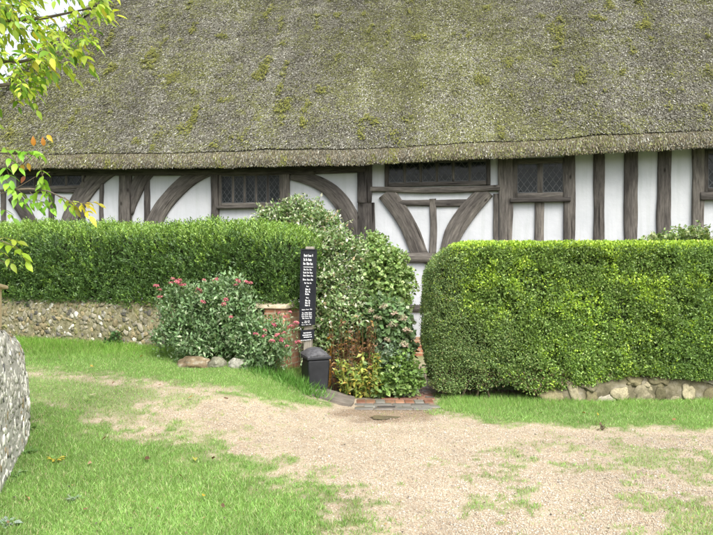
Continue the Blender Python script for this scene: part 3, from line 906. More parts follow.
# ------------------------------------------------------------------ near flint wall (left foreground)
def make_near_wall():
    root = empty('flint_wall', (-2.75, 5.6, .1), 0, 'pale flint wall with rounded end in the left foreground', 'wall')
    ys = np.concatenate([np.linspace(2.2, 6.0, 40), np.linspace(6.06, 6.42, 9)])
    V = []; na = 26
    for y in ys:
        xr = np.interp(y, [2.2, 4.9, 6.26, 6.5], [-1.78, -2.49, -2.905, -2.98])
        top = np.interp(y, [2.2, 4.5, 4.9, 5.4, 5.8, 6.15, 6.35, 6.45], [1.5, 1.25, 1.2, 1.13, 1.05, .92, .80, .7])
        wdt = .44
        if y > 6.0: wdt = .44 * math.sqrt(max(.0, 1 - ((y - 6.0) / .44) ** 2))
        cxn = xr - .22
        zb = float(height(xr, y)) - .06
        for j in range(na):
            a = j / (na - 1)
            # superellipse arch: sides nearly upright, soft top
            th = math.pi * a; cs, sn = math.cos(th), math.sin(th)
            px_ = math.copysign(abs(cs) ** .35, cs) * wdt / 2; pz = zb + (top - zb) * sn ** .45
            p = np.array([[px_ + cxn, y, pz]]); w = (fbm(p, 4, 21)[0] - .5) * .05
            V.append((cxn + px_ + w, y + w, pz + w * .7))
    Q = []
    for i in range(len(ys) - 1):
        for j in range(na - 1): Q.append((i * na + j, i * na + j + 1, (i + 1) * na + j + 1, (i + 1) * na + j))
    V = np.array(V); Q = np.array(Q)
    o = np.array([-2.75, 5.6, .1])
    P, Nn = face_sample(V, Q, 9000)
    # outward normals
    ctr = np.stack([np.interp(P[:, 1], [2.2, 6.5], [-1.95, -3.2]), P[:, 1], 0 * P[:, 0] + .4], 1)
    flip = np.sum((P - ctr) * Nn, 1) < 0; Nn[flip] *= -1
    mesh_np('mortar_core', V - o, Q[:, ::-1], MORTAR2, root, smooth_=True)
    sel = darts(P, .040); sel = sel[rnd(len(sel)) < .82]; P, Nn = P[sel], Nn[sel]
    sv, st, sc = stones(P, Nn, .017 + .026 * rnd(len(P)) ** 1.6, 2, FLINT, [3, 3.4, 1.0, .25, .7, 1.6], .17, 1.2)
    print('near flints', len(P))
    mesh_np('flint_facing', sv - o, st, STONE, root, col=sc)
make_near_wall()

# wooden box standing on the near wall
def make_box():
    root = empty('wooden_box', (-2.865, 5.25, 1.16), RAD(8), 'pale wooden box with an overhanging lid standing on the near flint wall', 'box')
    bm = bmesh.new(); box(bm, -.17, .15, -.12, .13, -.02, .29, .006); obj_bm('body', bm, PALEWOOD, root)
    bm = bmesh.new(); box(bm, -.22, .185, -.17, .17, .292, .318, .006)
    for v in bm.verts: v.co.z += -.12 * v.co.y
    obj_bm('lid', bm, PALEWOOD, root)
    bm = bmesh.new(); box(bm, -.10, .06, -.1235, -.1, .12, .22); obj_bm('opening_shade', bm, DARKHOLE, root)  # solid dark block on the face stands in for a shaded hole
make_box()

# ------------------------------------------------------------------ hedges
def rbox2(p, q, hx, hy, rs):
    """2-D rounded box, rs = radii (x+y+, x+y-, x-y+, x-y-)"""
    r = np.where(p > 0, np.where(q > 0, rs[0], rs[1]), np.where(q > 0, rs[2], rs[3]))
    a = np.abs(p) - hx + r; b = np.abs(q) - hy + r
    return np.minimum(np.maximum(a, b), 0) + np.hypot(np.maximum(a, 0), np.maximum(b, 0)) - r

def sdf_points(sdf, lo, hi, n, inner, outer):
    out = []; got = 0
    while got < n:
        P = lo + RNG.random((400000, 3)) * (hi - lo)
        d = sdf(P); w = np.clip(1 - (-d) / inner, 0, 1)
        k = (d < outer(P)) & (d > -inner) & (rnd(len(P)) < .25 + .75 * w)
        out.append(P[k]); got += k.sum()
    P = np.concatenate(out)[:n]
    h = .02
    g = np.stack([sdf(P + np.eye(3)[i] * h) - sdf(P - np.eye(3)[i] * h) for i in range(3)], 1)
    return P, unit(g)

def right_hedge():
    # local coordinates: x along 0..6.6, y 0 (front) .. 1.15 (back), z
    X0, Y0, ZT = .875, 8.38, 1.90
    root = empty('clipped_hedge', (X0, Y0, 0), RAD(-1.0), 'broad clipped green hedge with squared top and rounded end, right of the path', 'hedge')
    Lh = 6.6
    def sdf(P):
        zb = np.interp(P[:, 0], [0, .15, .3, .6, .9, 1.3, 1.9, 2.4, 6.6], [.16, .10, .06, .12, .17, .10, .18, .29, .27])
        bul = (fbm(P, 1.3, 3) - .5) * .18 + (fbm(P, 4.5, 4) - .5) * .10
        dxz = rbox2(P[:, 0] - Lh / 2, P[:, 2] - ZT / 2, Lh / 2, ZT / 2, (.1, .1, .52, .06))
        dxy = rbox2(P[:, 0] - Lh / 2, P[:, 1] - .575, Lh / 2, .575, (.1, .1, .4, .4))
        dyz = rbox2(P[:, 1] - .575 + .10 * (P[:, 2] - 1) * 0, P[:, 2] - ZT / 2, .575, ZT / 2, (.12, .1, .12, .15))
        under = (zb - P[:, 2]) + .10 * (fbm(P, 6, 8) - .5)
        return np.maximum.reduce([dxz, dxy, dyz, under]) + bul * smooth((1.95 - P[:, 2]) / .3) * .7
    lo = np.array([-.1, -.15, 0]); hi = np.array([Lh, 1.25, 2.0])
    hi2 = np.array([4.1, .9, 2.0])
    P, G = sdf_points(sdf, lo, hi2, 300000, .15, lambda P: .0 + .035 * (fbm(P, 9, 61) - .35) - .055 * smooth((fbm(P, 6, 91) - .54) / .10) * (P[:, 2] < 1.75))
    P2, G2 = sdf_points(sdf, lo, hi, 70000, .12, lambda P: .02 + 0 * P[:, 0]); P = np.concatenate([P, P2]); G = np.concatenate([G, G2])
    n = len(P)
    A = G * .55 + np.array([0, -.05, .55]) + RNG.normal(0, .55, (n, 3)); Nn = G * .7 + np.array([0, -.1, .5]) + RNG.normal(0, .5, (n, 3))
    # fine grey-green privet at the left end, bolder leaves with bright new tips over the rest
    fx = fbm(P, 1.6, 19)
    fine = smooth((1.15 + (fx - .5) * 1.2 - P[:, 0] - .45 * (P[:, 2] - .7)) / .5)
    rgt = smooth((P[:, 0] - 2.6 - (fx - .5) * 1.2) / .6) * .55
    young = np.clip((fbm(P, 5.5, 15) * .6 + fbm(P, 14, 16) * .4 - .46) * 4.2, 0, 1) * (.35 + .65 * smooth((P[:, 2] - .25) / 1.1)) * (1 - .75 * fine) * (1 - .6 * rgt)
    top = smooth((P[:, 2] - 1.80) / .08)  # top edge paler: shoot tips, plus sky light put into the leaf colour
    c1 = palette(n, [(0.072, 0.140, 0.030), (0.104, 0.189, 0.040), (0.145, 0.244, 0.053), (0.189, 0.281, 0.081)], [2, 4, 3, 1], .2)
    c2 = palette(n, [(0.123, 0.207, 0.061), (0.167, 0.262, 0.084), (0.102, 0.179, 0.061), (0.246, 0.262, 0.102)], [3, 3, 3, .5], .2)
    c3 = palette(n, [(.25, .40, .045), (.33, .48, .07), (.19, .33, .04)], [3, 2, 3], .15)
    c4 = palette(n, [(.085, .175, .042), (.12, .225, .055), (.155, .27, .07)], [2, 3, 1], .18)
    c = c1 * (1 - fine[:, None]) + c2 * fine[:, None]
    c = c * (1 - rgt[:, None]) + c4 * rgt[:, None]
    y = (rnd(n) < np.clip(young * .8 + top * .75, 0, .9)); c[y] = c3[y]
    br = (P[:, 2] < .38) & (P[:, 0] < 1.7) & (rnd(n) < .30 * fbm(P, 3, 29) * 1.5); c[br] = palette(n, [(.10, .075, .04), (.06, .05, .03)], [1, 1], .2)[br]
    c = c * (np.array([1.26, 1.32, 1.2]) * (.78 + .44 * fbm(P, 1.1, 71))[:, None])
    Ls = np.where(rnd(n) < fine, .016 + .010 * rnd(n), .024 + .016 * rnd(n))
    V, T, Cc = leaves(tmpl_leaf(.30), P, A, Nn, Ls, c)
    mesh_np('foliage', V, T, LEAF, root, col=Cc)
    # solid dark core added inside the leaves to block light
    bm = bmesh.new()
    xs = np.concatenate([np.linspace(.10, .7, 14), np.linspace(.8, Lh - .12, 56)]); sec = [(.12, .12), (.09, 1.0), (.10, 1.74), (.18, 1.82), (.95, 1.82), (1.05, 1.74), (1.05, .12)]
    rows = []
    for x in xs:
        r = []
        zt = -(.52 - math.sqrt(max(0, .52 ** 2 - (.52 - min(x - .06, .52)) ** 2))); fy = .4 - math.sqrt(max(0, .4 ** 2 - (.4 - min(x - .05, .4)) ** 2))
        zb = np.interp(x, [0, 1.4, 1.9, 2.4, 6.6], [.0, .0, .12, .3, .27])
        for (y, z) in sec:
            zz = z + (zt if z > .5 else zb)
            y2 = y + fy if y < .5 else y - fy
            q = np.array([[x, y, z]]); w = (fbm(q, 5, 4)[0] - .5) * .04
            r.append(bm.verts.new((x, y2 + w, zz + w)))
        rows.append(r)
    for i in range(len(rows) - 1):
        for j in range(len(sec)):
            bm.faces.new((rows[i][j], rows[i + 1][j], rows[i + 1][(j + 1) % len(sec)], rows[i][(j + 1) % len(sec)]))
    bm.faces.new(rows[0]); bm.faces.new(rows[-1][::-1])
    obj_bm('light_block_core', bm, CORE, root, True)
    bm = bmesh.new()
    for i in range(70):
        x = .15 + 1.7 * random.random() if i < 45 else 1.8 + 4.5 * random.random(); y = .12 + .5 * random.random()
        p = Vector((x, y, -.03)); q = p + Vector((random.uniform(-.15, .15), random.uniform(-.10, .05), .3 + .25 * random.random()))
        tube(bm, [p, (p + q) / 2 + Vector((random.uniform(-.04, .04), 0, 0)), q], [.012, .009, .005], 5)
    obj_bm('stems', bm, TWIG, root)
right_hedge()

def left_hedge():
    root = empty('yew_hedge', (W0[0], W0[1], 1.14), math.atan2(wd[1], wd[0]), 'long feathery dark green hedge growing along the top of the flint garden wall', 'hedge')
    Lh = WL + .22; D = 1.05; H = 1.08
    def sdf(P):
        bul = (fbm(P, 1.2, 23) - .5) * .24 + (fbm(P, 4.5, 24) - .5) * .28
        tz = (fbm(np.stack([P[:, 0], 0 * P[:, 0], 0 * P[:, 0]], 1), .9, 27) - .5) * .14 - .07 - .15 * smooth((P[:, 0] - 4) / 4.4)
        dxz = rbox2(P[:, 0] - Lh / 2, P[:, 2] - H / 2 - tz, Lh / 2, H / 2, (.30, .28, .1, .1))
        dxy = rbox2(P[:, 0] - Lh / 2, P[:, 1] - .04 - D / 2, Lh / 2, D / 2, (.4, .4, .1, .1))
        dyz = rbox2(P[:, 1] - .04 - D / 2, P[:, 2] - H / 2 - tz, D / 2, H / 2, (.3, .1, .22, .16))
        return np.maximum.reduce([dxz, dxy, dyz]) + bul * .6
    lo = np.array([0, -.2, -.1]); hi = np.array([Lh + .15, 1.2, 1.4])
    P, G = sdf_points(sdf, lo, hi, 62000, .15, lambda P: .03 + .10 * (fbm(P, 6, 61) - .4))
    keep = (P[:, 1] < .75) | (P[:, 2] > .65); P, G = P[keep], G[keep]
    n0 = len(P)
    # each point carries a small feathery spray of needles
    A0_ = unit(G * .6 + np.array([.05, -.1, .75]) + RNG.normal(0, .35, (n0, 3)))
    topk = smooth((P[:, 2] + .07 + .15 * smooth((P[:, 0] - 4) / 4.4) - .75) / .35); A0_[:, 2] += topk * .9; A0_ = unit(A0_)
    SL_ = .055 + .065 * rnd(n0) + .05 * topk
    young = fbm(P, 6, 45)
    c0 = palette(n0, [(0.049, 0.115, 0.024), (0.073, 0.161, 0.034), (0.104, 0.207, 0.046)], [3, 4, 2], .2)
    cy = palette(n0, [(.17, .33, .045), (.22, .38, .065), (.13, .27, .035)], [3, 2, 3], .18)
    yk = np.clip(.06 + topk * .85 + (young - .5) * 1.6 * (.25 + smooth((P[:, 2] - .2) / .6)), 0, .92)  # paler towards the top: bright tips, with light from above painted in
    pk = rnd(n0) < yk; c0[pk] = cy[pk]
    parts = []
    for j in range(5):
        f = (j + .3) / 5
        side = unit(np.cross(A0_, rdir(n0)))
        Pn = P + A0_ * (SL_ * f)[:, None]
        An = A0_ * .8 + side * .75
        parts.append(leaves(tmpl_leaf(.17, .04, -.05), Pn, An, G + RNG.normal(0, .5, (n0, 3)), .030 + .020 * rnd(n0), c0 * np.exp(RNG.normal(0, .1, (n0, 1)))))
    V, T, Cc = merge(*parts)
    mesh_np('foliage', V, T, LEAF, root, col=Cc)
    bm = bmesh.new(); rows = []  # dark filler core added behind the sprays to stop light passing
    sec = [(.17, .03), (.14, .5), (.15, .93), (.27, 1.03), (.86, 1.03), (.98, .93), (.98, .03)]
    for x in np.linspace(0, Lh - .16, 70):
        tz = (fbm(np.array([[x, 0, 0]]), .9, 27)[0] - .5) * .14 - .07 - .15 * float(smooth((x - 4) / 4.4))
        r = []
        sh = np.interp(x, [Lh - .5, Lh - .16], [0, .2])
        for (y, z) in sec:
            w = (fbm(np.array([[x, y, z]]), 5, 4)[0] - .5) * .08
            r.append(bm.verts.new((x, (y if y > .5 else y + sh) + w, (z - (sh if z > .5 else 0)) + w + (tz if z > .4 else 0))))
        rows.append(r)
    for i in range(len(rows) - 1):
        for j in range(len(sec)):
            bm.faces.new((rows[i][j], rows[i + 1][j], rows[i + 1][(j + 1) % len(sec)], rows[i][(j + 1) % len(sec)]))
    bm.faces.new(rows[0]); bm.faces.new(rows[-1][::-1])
    obj_bm('light_block_core', bm, CORE, root, True)
left_hedge()

# low stone wall under the right hedge
def low_wall():
    root = empty('low_wall', (2.2, 8.40, 0), RAD(-1), 'low earthy stone wall showing beneath the right hand hedge', 'wall')
    V = []; Q = []; prof = [(-.04, -.05), (-.03, .10), (.0, .22), (.05, .29), (.16, .33), (.5, .34)]
    us = np.linspace(0, 5.2, 110); k = len(prof)
    for u in us:
        for j, (v, z) in enumerate(prof):
            w = fbm(np.array([[u * 3.2, v * 4, z * 4]]), 1, 81)[0] - .5
            ku = np.interp(u, [0, .5, .9], [.35, .75, 1])
            V.append((u, v + w * .13, z * ku * (1 + w * .5)))
    for i in range(len(us) - 1):
        for j in range(k - 1): Q.append((i * k + j, (i + 1) * k + j, (i + 1) * k + j + 1, i * k + j + 1))
    mesh_np('mortar_core', V, Q, noise_mat('earthy_stone', [(.3, (.06, .055, .03)), (.5, (.13, .115, .07)), (.72, (.24, .22, .17))], 7, 8, .95, .9, .03), root, smooth_=True)
    P, Nn = face_sample(V, np.array(Q), 900); sel = darts(P, .17); P, Nn = P[sel], Nn[sel]
    a, b, c = stones(P, Nn, .06 + .06 * rnd(len(P)), 3, [(.20, .18, .12), (.14, .125, .07), (.28, .26, .21), (.11, .10, .055)], [3, 3, .8, 2], .22, 1.1)
    mesh_np('facing_stones', a, b, STONE, root, col=c, smooth_=True)
low_wall()

# ------------------------------------------------------------------ brick paving, slab, drain
def make_paving():
    bm = bmesh.new(); cols = []
    me_parts = []
    def brick(x0, x1, y0, y1, z, c):
        b = bmesh.new(); box(b, x0, x1, y0, y1, z - .05, z + random.uniform(-.003, .003), .004)
        b.verts.index_update(); b.verts.ensure_lookup_table()
        V = np.array([v.co[:] for v in b.verts]); T = []
        bmesh.ops.triangulate(b, faces=b.faces[:])
        b.verts.ensure_lookup_table(); b.verts.index_update()
        T = np.array([[v.index for v in f.verts] for f in b.faces]); b.free()
        me_parts.append((V, T, np.tile(c, (len(V), 1))))
    def colour():
        return palette(1, [(.30, .12, .07), (.36, .17, .10), (.24, .10, .065), (.25, .21, .17)], [3, 2, 2, 1], .15)[0]
    # front course of headers, then bricks running back to the house
    x = .0
    while x < .86:
        w = .105; brick(x, x + w, 8.22, 8.43, .013, colour()); x += w + .010
    x = -.02; 
    for r, yy in enumerate((7.86, 7.98, 8.10)):
        x = -.02 + (.11 if r == 1 else 0)
        while x < .84:
            c = palette(1, [(.27, .23, .19), (.22, .18, .15), (.32, .18, .11)], [3, 2, 1], .15)[0]
            brick(x, x + .21, yy, yy + .11, .011, c); x += .22
    y = 8.44; r = 0
    while y < 12.2:
        x = .30 + (.11 if r % 2 else 0)
        while x < .86:
            brick(x, min(x + .21, .95), y, y + .105, .014, colour()); x += .22
        y += .115; r += 1
    V, T, Cc = merge(*me_parts)
    V = V; Cc = Cc * np.array([.62, .70, .74]); m = attr_mat('wet_brick', .38, .5)
    tag(mesh_np('brick_path', V, T, m, col=Cc), kind='structure')
    bm = bmesh.new()
    pts = [(-.52, 8.05), (-.06, 8.0), (-.03, 8.2), (-.02, 8.55), (-.45, 8.6), (-.58, 8.35)]
    vs = [bm.verts.new((a, b, float(height(a, b)) + .018)) for a, b in pts]; f = bm.faces.new(vs)
    ex = bmesh.ops.extrude_face_region(bm, geom=[f])
    for g_ in ex['geom']:
        if isinstance(g_, bmesh.types.BMVert): g_.co.z -= .08
    o = obj_bm('paving_slab', bm, SLAB); tag(o, 'wet grey stone slab set into the ground in front of the bin', 'paving slab')
    # worn earth that fills the joints
    bm = bmesh.new(); v = [bm.verts.new(p) for p in ((-.03, 7.84, .004), (.9, 7.84, .004), (1.0, 12.3, .004), (-.03, 12.3, .004))]; bm.faces.new(v)
    tag(obj_bm('path_bedding', bm, noise_mat('wet_sand', [(.3, (.10, .08, .055)), (.7, (.22, .18, .13))], 20, 5, .5, .3, .004)), kind='structure')
    # drain
    g = ground_at(387, 411.5)
    root = empty('drain_grate', (g.x, 7.955, .014), 0, 'dark rectangular iron drain grate at the front edge of the brick path', 'drain')
    bm = bmesh.new()
    for q in ((-.12, .12, -.085, -.068), (-.12, .12, .068, .085), (-.12, -.10, -.068, .068), (.10, .12, -.068, .068)): box(bm, *q, -.03, .006)
    obj_bm('frame', bm, SLAB, root)
    bm = bmesh.new()
    for i in range(7): box(bm, -.10, .10, -.066 + i * .0195, -.054 + i * .0195, -.02, .001)
    obj_bm('bars', bm, IRON, root)
    bm = bmesh.new(); box(bm, -.1, .1, -.067, .067, -.04, -.022); obj_bm('gully', bm, DARKHOLE, root)
make_paving()

# shallow puddle in front of the paving
def puddle():
    m, nt, bs, out = newmat('puddle_water')
    bs.inputs['Base Color'].default_value = (.13, .10, .07, 1); bs.inputs['Roughness'].default_value = .16
    bm = bmesh.new(); c = ground_at(384, 418); vs = []
    for k in range(40):
        a = 2 * math.pi * k / 40; r = 1 + .16 * math.sin(3 * a + 1) + .08 * math.sin(7 * a)
        x, y = c.x + .15 * r * math.cos(a), c.y + .10 * r * math.sin(a)
        vs.append(bm.verts.new((x, y, float(gz(np.array([c.x]), np.array([c.y]))[0]) + .010)))
    bm.faces.new(vs)
    tag(obj_bm('puddle', bm, m), kind='structure')
puddle()

# ------------------------------------------------------------------ notice board and bin
def make_sign():
    Y = 8.72; s = Y / F
    bot = at(305, 372, Y); zg = float(height(bot.x, Y))
    root = empty('notice_board', (at(306.3, 300, Y).x, Y, zg), RAD(-10), 'tall narrow black notice board with white lettering on a post beside the pier', 'sign')
    top = EYE - (249 - CY) * s - zg; bt = EYE - (327 - CY) * s - zg
    tilt = RAD(-1.2)       # whole board leans a little
    bm = bmesh.new(); box(bm, -.05, .05, .02, .10, -.05, top + .03, .006); p = obj_bm('post', bm, GREYWOOD, root); p.rotation_euler = (0, tilt * -1, 0)
    W = .101
    bm = bmesh.new()
    vs = [(-W, top), (W, top), (W - .004, bt + .035), (-W - .002, bt)]
    f = bm.faces.new([bm.verts.new((a, -.012, b)) for a, b in vs]); ex = bmesh.ops.extrude_face_region(bm, geom=[f])
    for g_ in ex['geom']:
        if isinstance(g_, bmesh.types.BMVert): g_.co.y += .03
    board = obj_bm('board', bm, SIGNBLK, root); board.rotation_euler = (0, -tilt, 0)
    # raised border
    bm = bmesh.new()
    for q in ((-W, -W + .012, bt + .02, top), (W - .012, W, bt + .03, top), (-W + .012, W - .012, top - .014, top)): box(bm, q[0], q[1], -.022, -.0125, q[2], q[3])
    b2 = obj_bm('border', bm, SIGNBLK, board)
    # lettering too small to read in the photograph: rows of strokes, word by word
    bm = bmesh.new()
    def zof(py): return EYE - (py - CY) * s - zg
    def strokes(x0, x1, z, h, slope=0, heavy=.6):
        x = x0; first = True
        while x < x1:
            wl = random.uniform(.020, .045)
            xe = min(x + wl, x1)
            while x < xe - .003:
                hh = h * (1.25 if first else random.choice([.7, .7, .8, 1.0])); first = False
                ww = random.uniform(.004, .0075) * (heavy + .4)
                zz = z + slope * (x - x0)
                bm.faces.new([bm.verts.new((a, -.0142, b)) for a, b in ((x, zz), (x + ww, zz), (x + ww, zz + hh), (x, zz + hh))])
                if random.random() < .6:
                    bm.faces.new([bm.verts.new((a, -.0148, b)) for a, b in ((x, zz), (x + ww + .004, zz), (x + ww + .004, zz + hh * .25), (x, zz + hh * .25))])
                x += ww + random.uniform(.0022, .0045)
            x += .010; first = True
    for (py, xa, xb, h, hv) in ((256.6, -.058, .052, .024, .8), (260.8, -.062, .05, .026, .8), (264.8, -.064, .064, .026, .9), (270.3, -.058, .055, .017, .6), (273.3, -.062, .058, .017, .6),
                                (276.3, -.062, .06, .017, .6), (280.3, -.066, .066, .017, .9), (283.6, -.046, .046, .014, .6), (286.8, -.018, .016, .013, .6),
                                (290.0, -.03, .03, .017, .8), (292.4, -.03, .032, .017, .8), (294.8, -.032, .030, .017, .8), (298.2, -.02, .018, .013, .6), (301.2, -.03, .03, .017, .8),
                                (303.6, -.03, .032, .017, .8), (306.0, -.032, .03, .017, .8)):
        strokes(xa, xb, zof(py), h, 0, hv)
    for (py, xa, xb, h) in ((310.3, -.07, .06, .010), (313.6, -.066, .068, .012), (315.4, -.070, .070, .012), (317.2, -.070, .068, .012), (319.0, -.062, .060, .012), (321.6, -.03, .03, .012), (323.2, -.066, .03, .010), (325.2, -.07, .06, .008)):
        strokes(xa, xb, zof(py), h, .10, .55)
    bm.faces.new([bm.verts.new((a, -.0145, b)) for a, b in ((-.062, zof(267.3)), (.062, zof(267.3)), (.062, zof(266.8)), (-.062, zof(266.8)))])
    obj_bm('lettering', bm, SIGNWHT, board)
    # small plate below
    bm = bmesh.new(); z1, z0 = zof(329.5), zof(341)
    f = bm.faces.new([bm.verts.new((a, .004, b)) for a, b in ((-.088, z1 - .012), (.088, z1 + .006), (.088, z0 + .03), (-.088, z0))])
    ex = bmesh.ops.extrude_face_region(bm, geom=[f])
    for g_ in ex['geom']:
        if isinstance(g_, bmesh.types.BMVert): g_.co.y += .014
    pl = obj_bm('lower_plate', bm, SIGNBLK, root); pl.rotation_euler = (0, -tilt, 0)
    bm = bmesh.new()
    for q in ((334, -.05, .05, .014), (336.2, -.06, .055, .014), (338.2, -.045, .06, .012), (341, -.08, .05, .010)): 
        x = q[1]
        while x < q[2]:
            w_ = random.uniform(.008, .026)
            zz = zof(q[0]) + .12 * (x + .08)
            bm.faces.new([bm.verts.new((a, .0018, b)) for a, b in ((x, zz), (min(x + w_, q[2]), zz + .002), (min(x + w_, q[2]), zz + q[3]), (x, zz + q[3] - .002))])
            x += w_ + .005
    obj_bm('lettering', bm, SIGNWHT, pl)
make_sign()

def make_bin():
    Y = 8.52; c = at(315, 384, Y); zg = float(height(c.x, Y)) - .01
    root = empty('dustbin', (c.x, Y, zg), RAD(24), 'dark grey plastic bin with a sloping lid standing beside the notice board', 'bin')
    s = Y / F
    H = (384 - 354) * s; 
    def frus(bm, w0, d0, w1, d1, z0, z1, dz=0, bev=.012):
        vs = [bm.verts.new((x, y, z0)) for x, y in ((-w0, -d0), (w0, -d0), (w0, d0), (-w0, d0))] + [bm.verts.new((x, y, z1 + dz * (1 if y > 0 else -1))) for x, y in ((-w1, -d1), (w1, -d1), (w1, d1), (-w1, d1))]
        for q in ((3, 2, 1, 0), (4, 5, 6, 7), (0, 1, 5, 4), (1, 2, 6, 5), (2, 3, 7, 6), (3, 0, 4, 7)): bm.faces.new([vs[i] for i in q])
        bmesh.ops.bevel(bm, geom=bm.edges[:], offset=bev, segments=3, affect='EDGES', profile=.5)
    bm = bmesh.new(); frus(bm, .120, .125, .140, .145, 0, H, .0, .02); obj_bm('body', bm, BINM, root, False)
    bm = bmesh.new(); frus(bm, .155, .16, .155, .16, H + .002, H + .035, .0, .008); obj_bm('rim', bm, BINM, root)
    bm = bmesh.new()
    # domed lid
    n = 10; g = []
    for i in range(n + 1):
        r = []
        for j in range(n + 1):
            a, b = i / n * 2 - 1, j / n * 2 - 1
            z = H + .037 + .085 * (1 - abs(a) ** 2.6) * (1 - abs(b) ** 2.2 * .75) + .03 * (b + 1) / 2
            r.append(bm.verts.new((a * .150, b * .155, z)))
        g.append(r)
    for i in range(n):
        for j in range(n): bm.faces.new((g[i][j], g[i + 1][j], g[i + 1][j + 1], g[i][j + 1]))
    ed = [g[i][0] for i in range(n + 1)] + [g[n][j] for j in range(1, n + 1)] + [g[i][n] for i in range(n - 1, -1, -1)] + [g[0][j] for j in range(n - 1, 0, -1)]
    lo = [bm.verts.new((v.co.x, v.co.y, H + .034)) for v in ed]
    for i in range(len(ed)): bm.faces.new((ed[i], ed[(i + 1) % len(ed)], lo[(i + 1) % len(ed)], lo[i]))
    obj_bm('lid', bm, noise_mat('weathered_lid', [(.3, (.028, .028, .031)), (.7, (.10, .10, .105))], 30, 5, .6, .3, .006), root)
make_bin()

# ------------------------------------------------------------------ shrubs
def blob_leaves(blobs, tm, size, cols, wts, up=.5, spread=.055, per=7, wide=None, jit=.2):
    parts = []
    for (c, r, n) in blobs:
        c = np.array(c); r = np.array(r); nc = max(1, n // per)
        d = rdir(nc); d[:, 2] = np.where(d[:, 2] < -.5, -d[:, 2], d[:, 2])
        lump = .72 + .56 * fbm(d * 2.2 + c, 1.4, 7)
        rad = (rnd(nc) ** .38)
        K = c + d * r * (rad * lump)[:, None]
        tw = unit(d * .6 + np.array([0, 0, up]) + RNG.normal(0, .35, (nc, 3)))
        P = np.repeat(K, per, 0); D = np.repeat(d, per, 0); TW = np.repeat(tw, per, 0); n2 = len(P)
        P = P + TW * (RNG.random((n2, 1)) * spread * 2 - spread) + RNG.normal(0, spread * .35, (n2, 3))
        A = TW * .6 + rdir(n2) * .8 + np.array([0, 0, .1]); Nn = D * .5 + np.array([0, -.1, .8]) + RNG.normal(0, .4, (n2, 3))
        tone = np.repeat(np.exp(RNG.normal(0, .14, (nc, 1))), per, 0)
        L = size * (.65 + .7 * rnd(n2))
        parts.append(leaves(tm, P, A, Nn, L, palette(n2, cols, wts, jit) * tone))
    return merge(*parts)

def stems_bm(base, blobs, n, r=.009, spread=.1):
    bm = bmesh.new(); base = Vector(base)
    for i in range(n):
        c, rr, _ = random.choice(blobs)
        tip = Vector(c) + Vector((random.uniform(-1, 1) * rr[0] * .7, random.uniform(-1, 1) * rr[1] * .7, random.uniform(-.2, .8) * rr[2]))
        p = base + Vector((random.uniform(-spread, spread), random.uniform(-spread, spread), -.03))
        mid = p.lerp(tip, .5) + Vector((random.uniform(-.05, .05), random.uniform(-.05, .05), .06))
        tube(bm, [p, mid, tip], [r, r * .7, r * .35], 5)
    return bm

def shrub(name, loc, label, cat, blobs, tm, size, cols, wts, stem_n=14, stem_mat=None, stem_r=.009, stem_spread=.12, shoots=0, shoot_len=.2, **kw):
    root = empty(name, loc, 0, label, cat)
    V, T, c = blob_leaves(blobs, tm, size, cols, wts, **kw)
    if shoots:
        P, A = [], []; w_ = [r[0] * r[2] for _, r, _ in blobs]
        for k in range(shoots):
            c_, r_, _ = random.choices(blobs, w_)[0]
            d = Vector((random.gauss(0, 1), random.gauss(-.4, .8), random.gauss(.5, .8))).normalized()
            p = Vector([c_[i] + d[i] * r_[i] * .75 for i in range(3)]); dd = (d + Vector((0, 0, .6)) + Vector((random.gauss(0, .3), random.gauss(0, .3), 0))).normalized()
            Ls = shoot_len * random.uniform(.5, 1.2)
            for f in np.linspace(0, 1, max(5, int(Ls / (size * .33)))):
                P.append((p + dd * Ls * f + Vector((0, 0, -.25 * Ls * f * f)))[:]); A.append((dd * .5 + Vector((random.gauss(0, .8), random.gauss(0, .8), random.gauss(0, .6))))[:])
        P = np.array(P); A = np.array(A); m_ = len(P)
        x = leaves(tm, P, A, RNG.normal(0, .5, (m_, 3)) + np.array([0, -.3, .8]), size * (.55 + .6 * rnd(m_)), palette(m_, cols, wts, .2))
        V, T, c = merge((V, T, c), x)
    mesh_np('foliage', V, T, LEAF, root, col=c)
    if stem_n: obj_bm('stems', stems_bm((0, 0, 0), blobs, stem_n, stem_r, stem_spread), stem_mat or TWIG, root)
    return root

def gl(px, Y):
    x = (px - CX) / F * Y
    return (x, Y, float(height(x, Y)))
def rel(px, py, Y, base): p = at(px, py, Y); return (p.x - base[0], p.y - base[1], p.z - base[2])

VARIEG = [(0.132, 0.240, 0.067), (0.194, 0.310, 0.114), (0.387, 0.490, 0.266), (0.475, 0.560, 0.361), (0.079, 0.170, 0.043), (0.299, 0.280, 0.133)]
b = gl(318, 9.6)
shrub('variegated_shrub', b, 'tall pale variegated shrub behind the notice board, taller than the hedge', 'shrub',
      [(rel(279, 228, 10.35, b), (.42, .35, .34), 2500), (rel(318, 236, 9.9, b), (.42, .4, .36), 3000), (rel(335, 262, 9.5, b), (.46, .4, .45), 4200),
       (rel(333, 295, 9.35, b), (.45, .35, .45), 4200), (rel(345, 322, 9.15, b), (.38, .3, .38), 4200), (rel(300, 215, 10.2, b), (.35, .3, .25), 1800), (rel(325, 340, 9.2, b), (.3, .3, .45), 3000), (rel(346, 352, 9.25, b), (.36, .25, .42), 2600)],
      tmpl_leaf(.27), .052, VARIEG, [4, 4, 1.6, 1, 3, .6], 26, stem_r=.012, shoots=150, shoot_len=.26)
b = gl(395, 9.75)
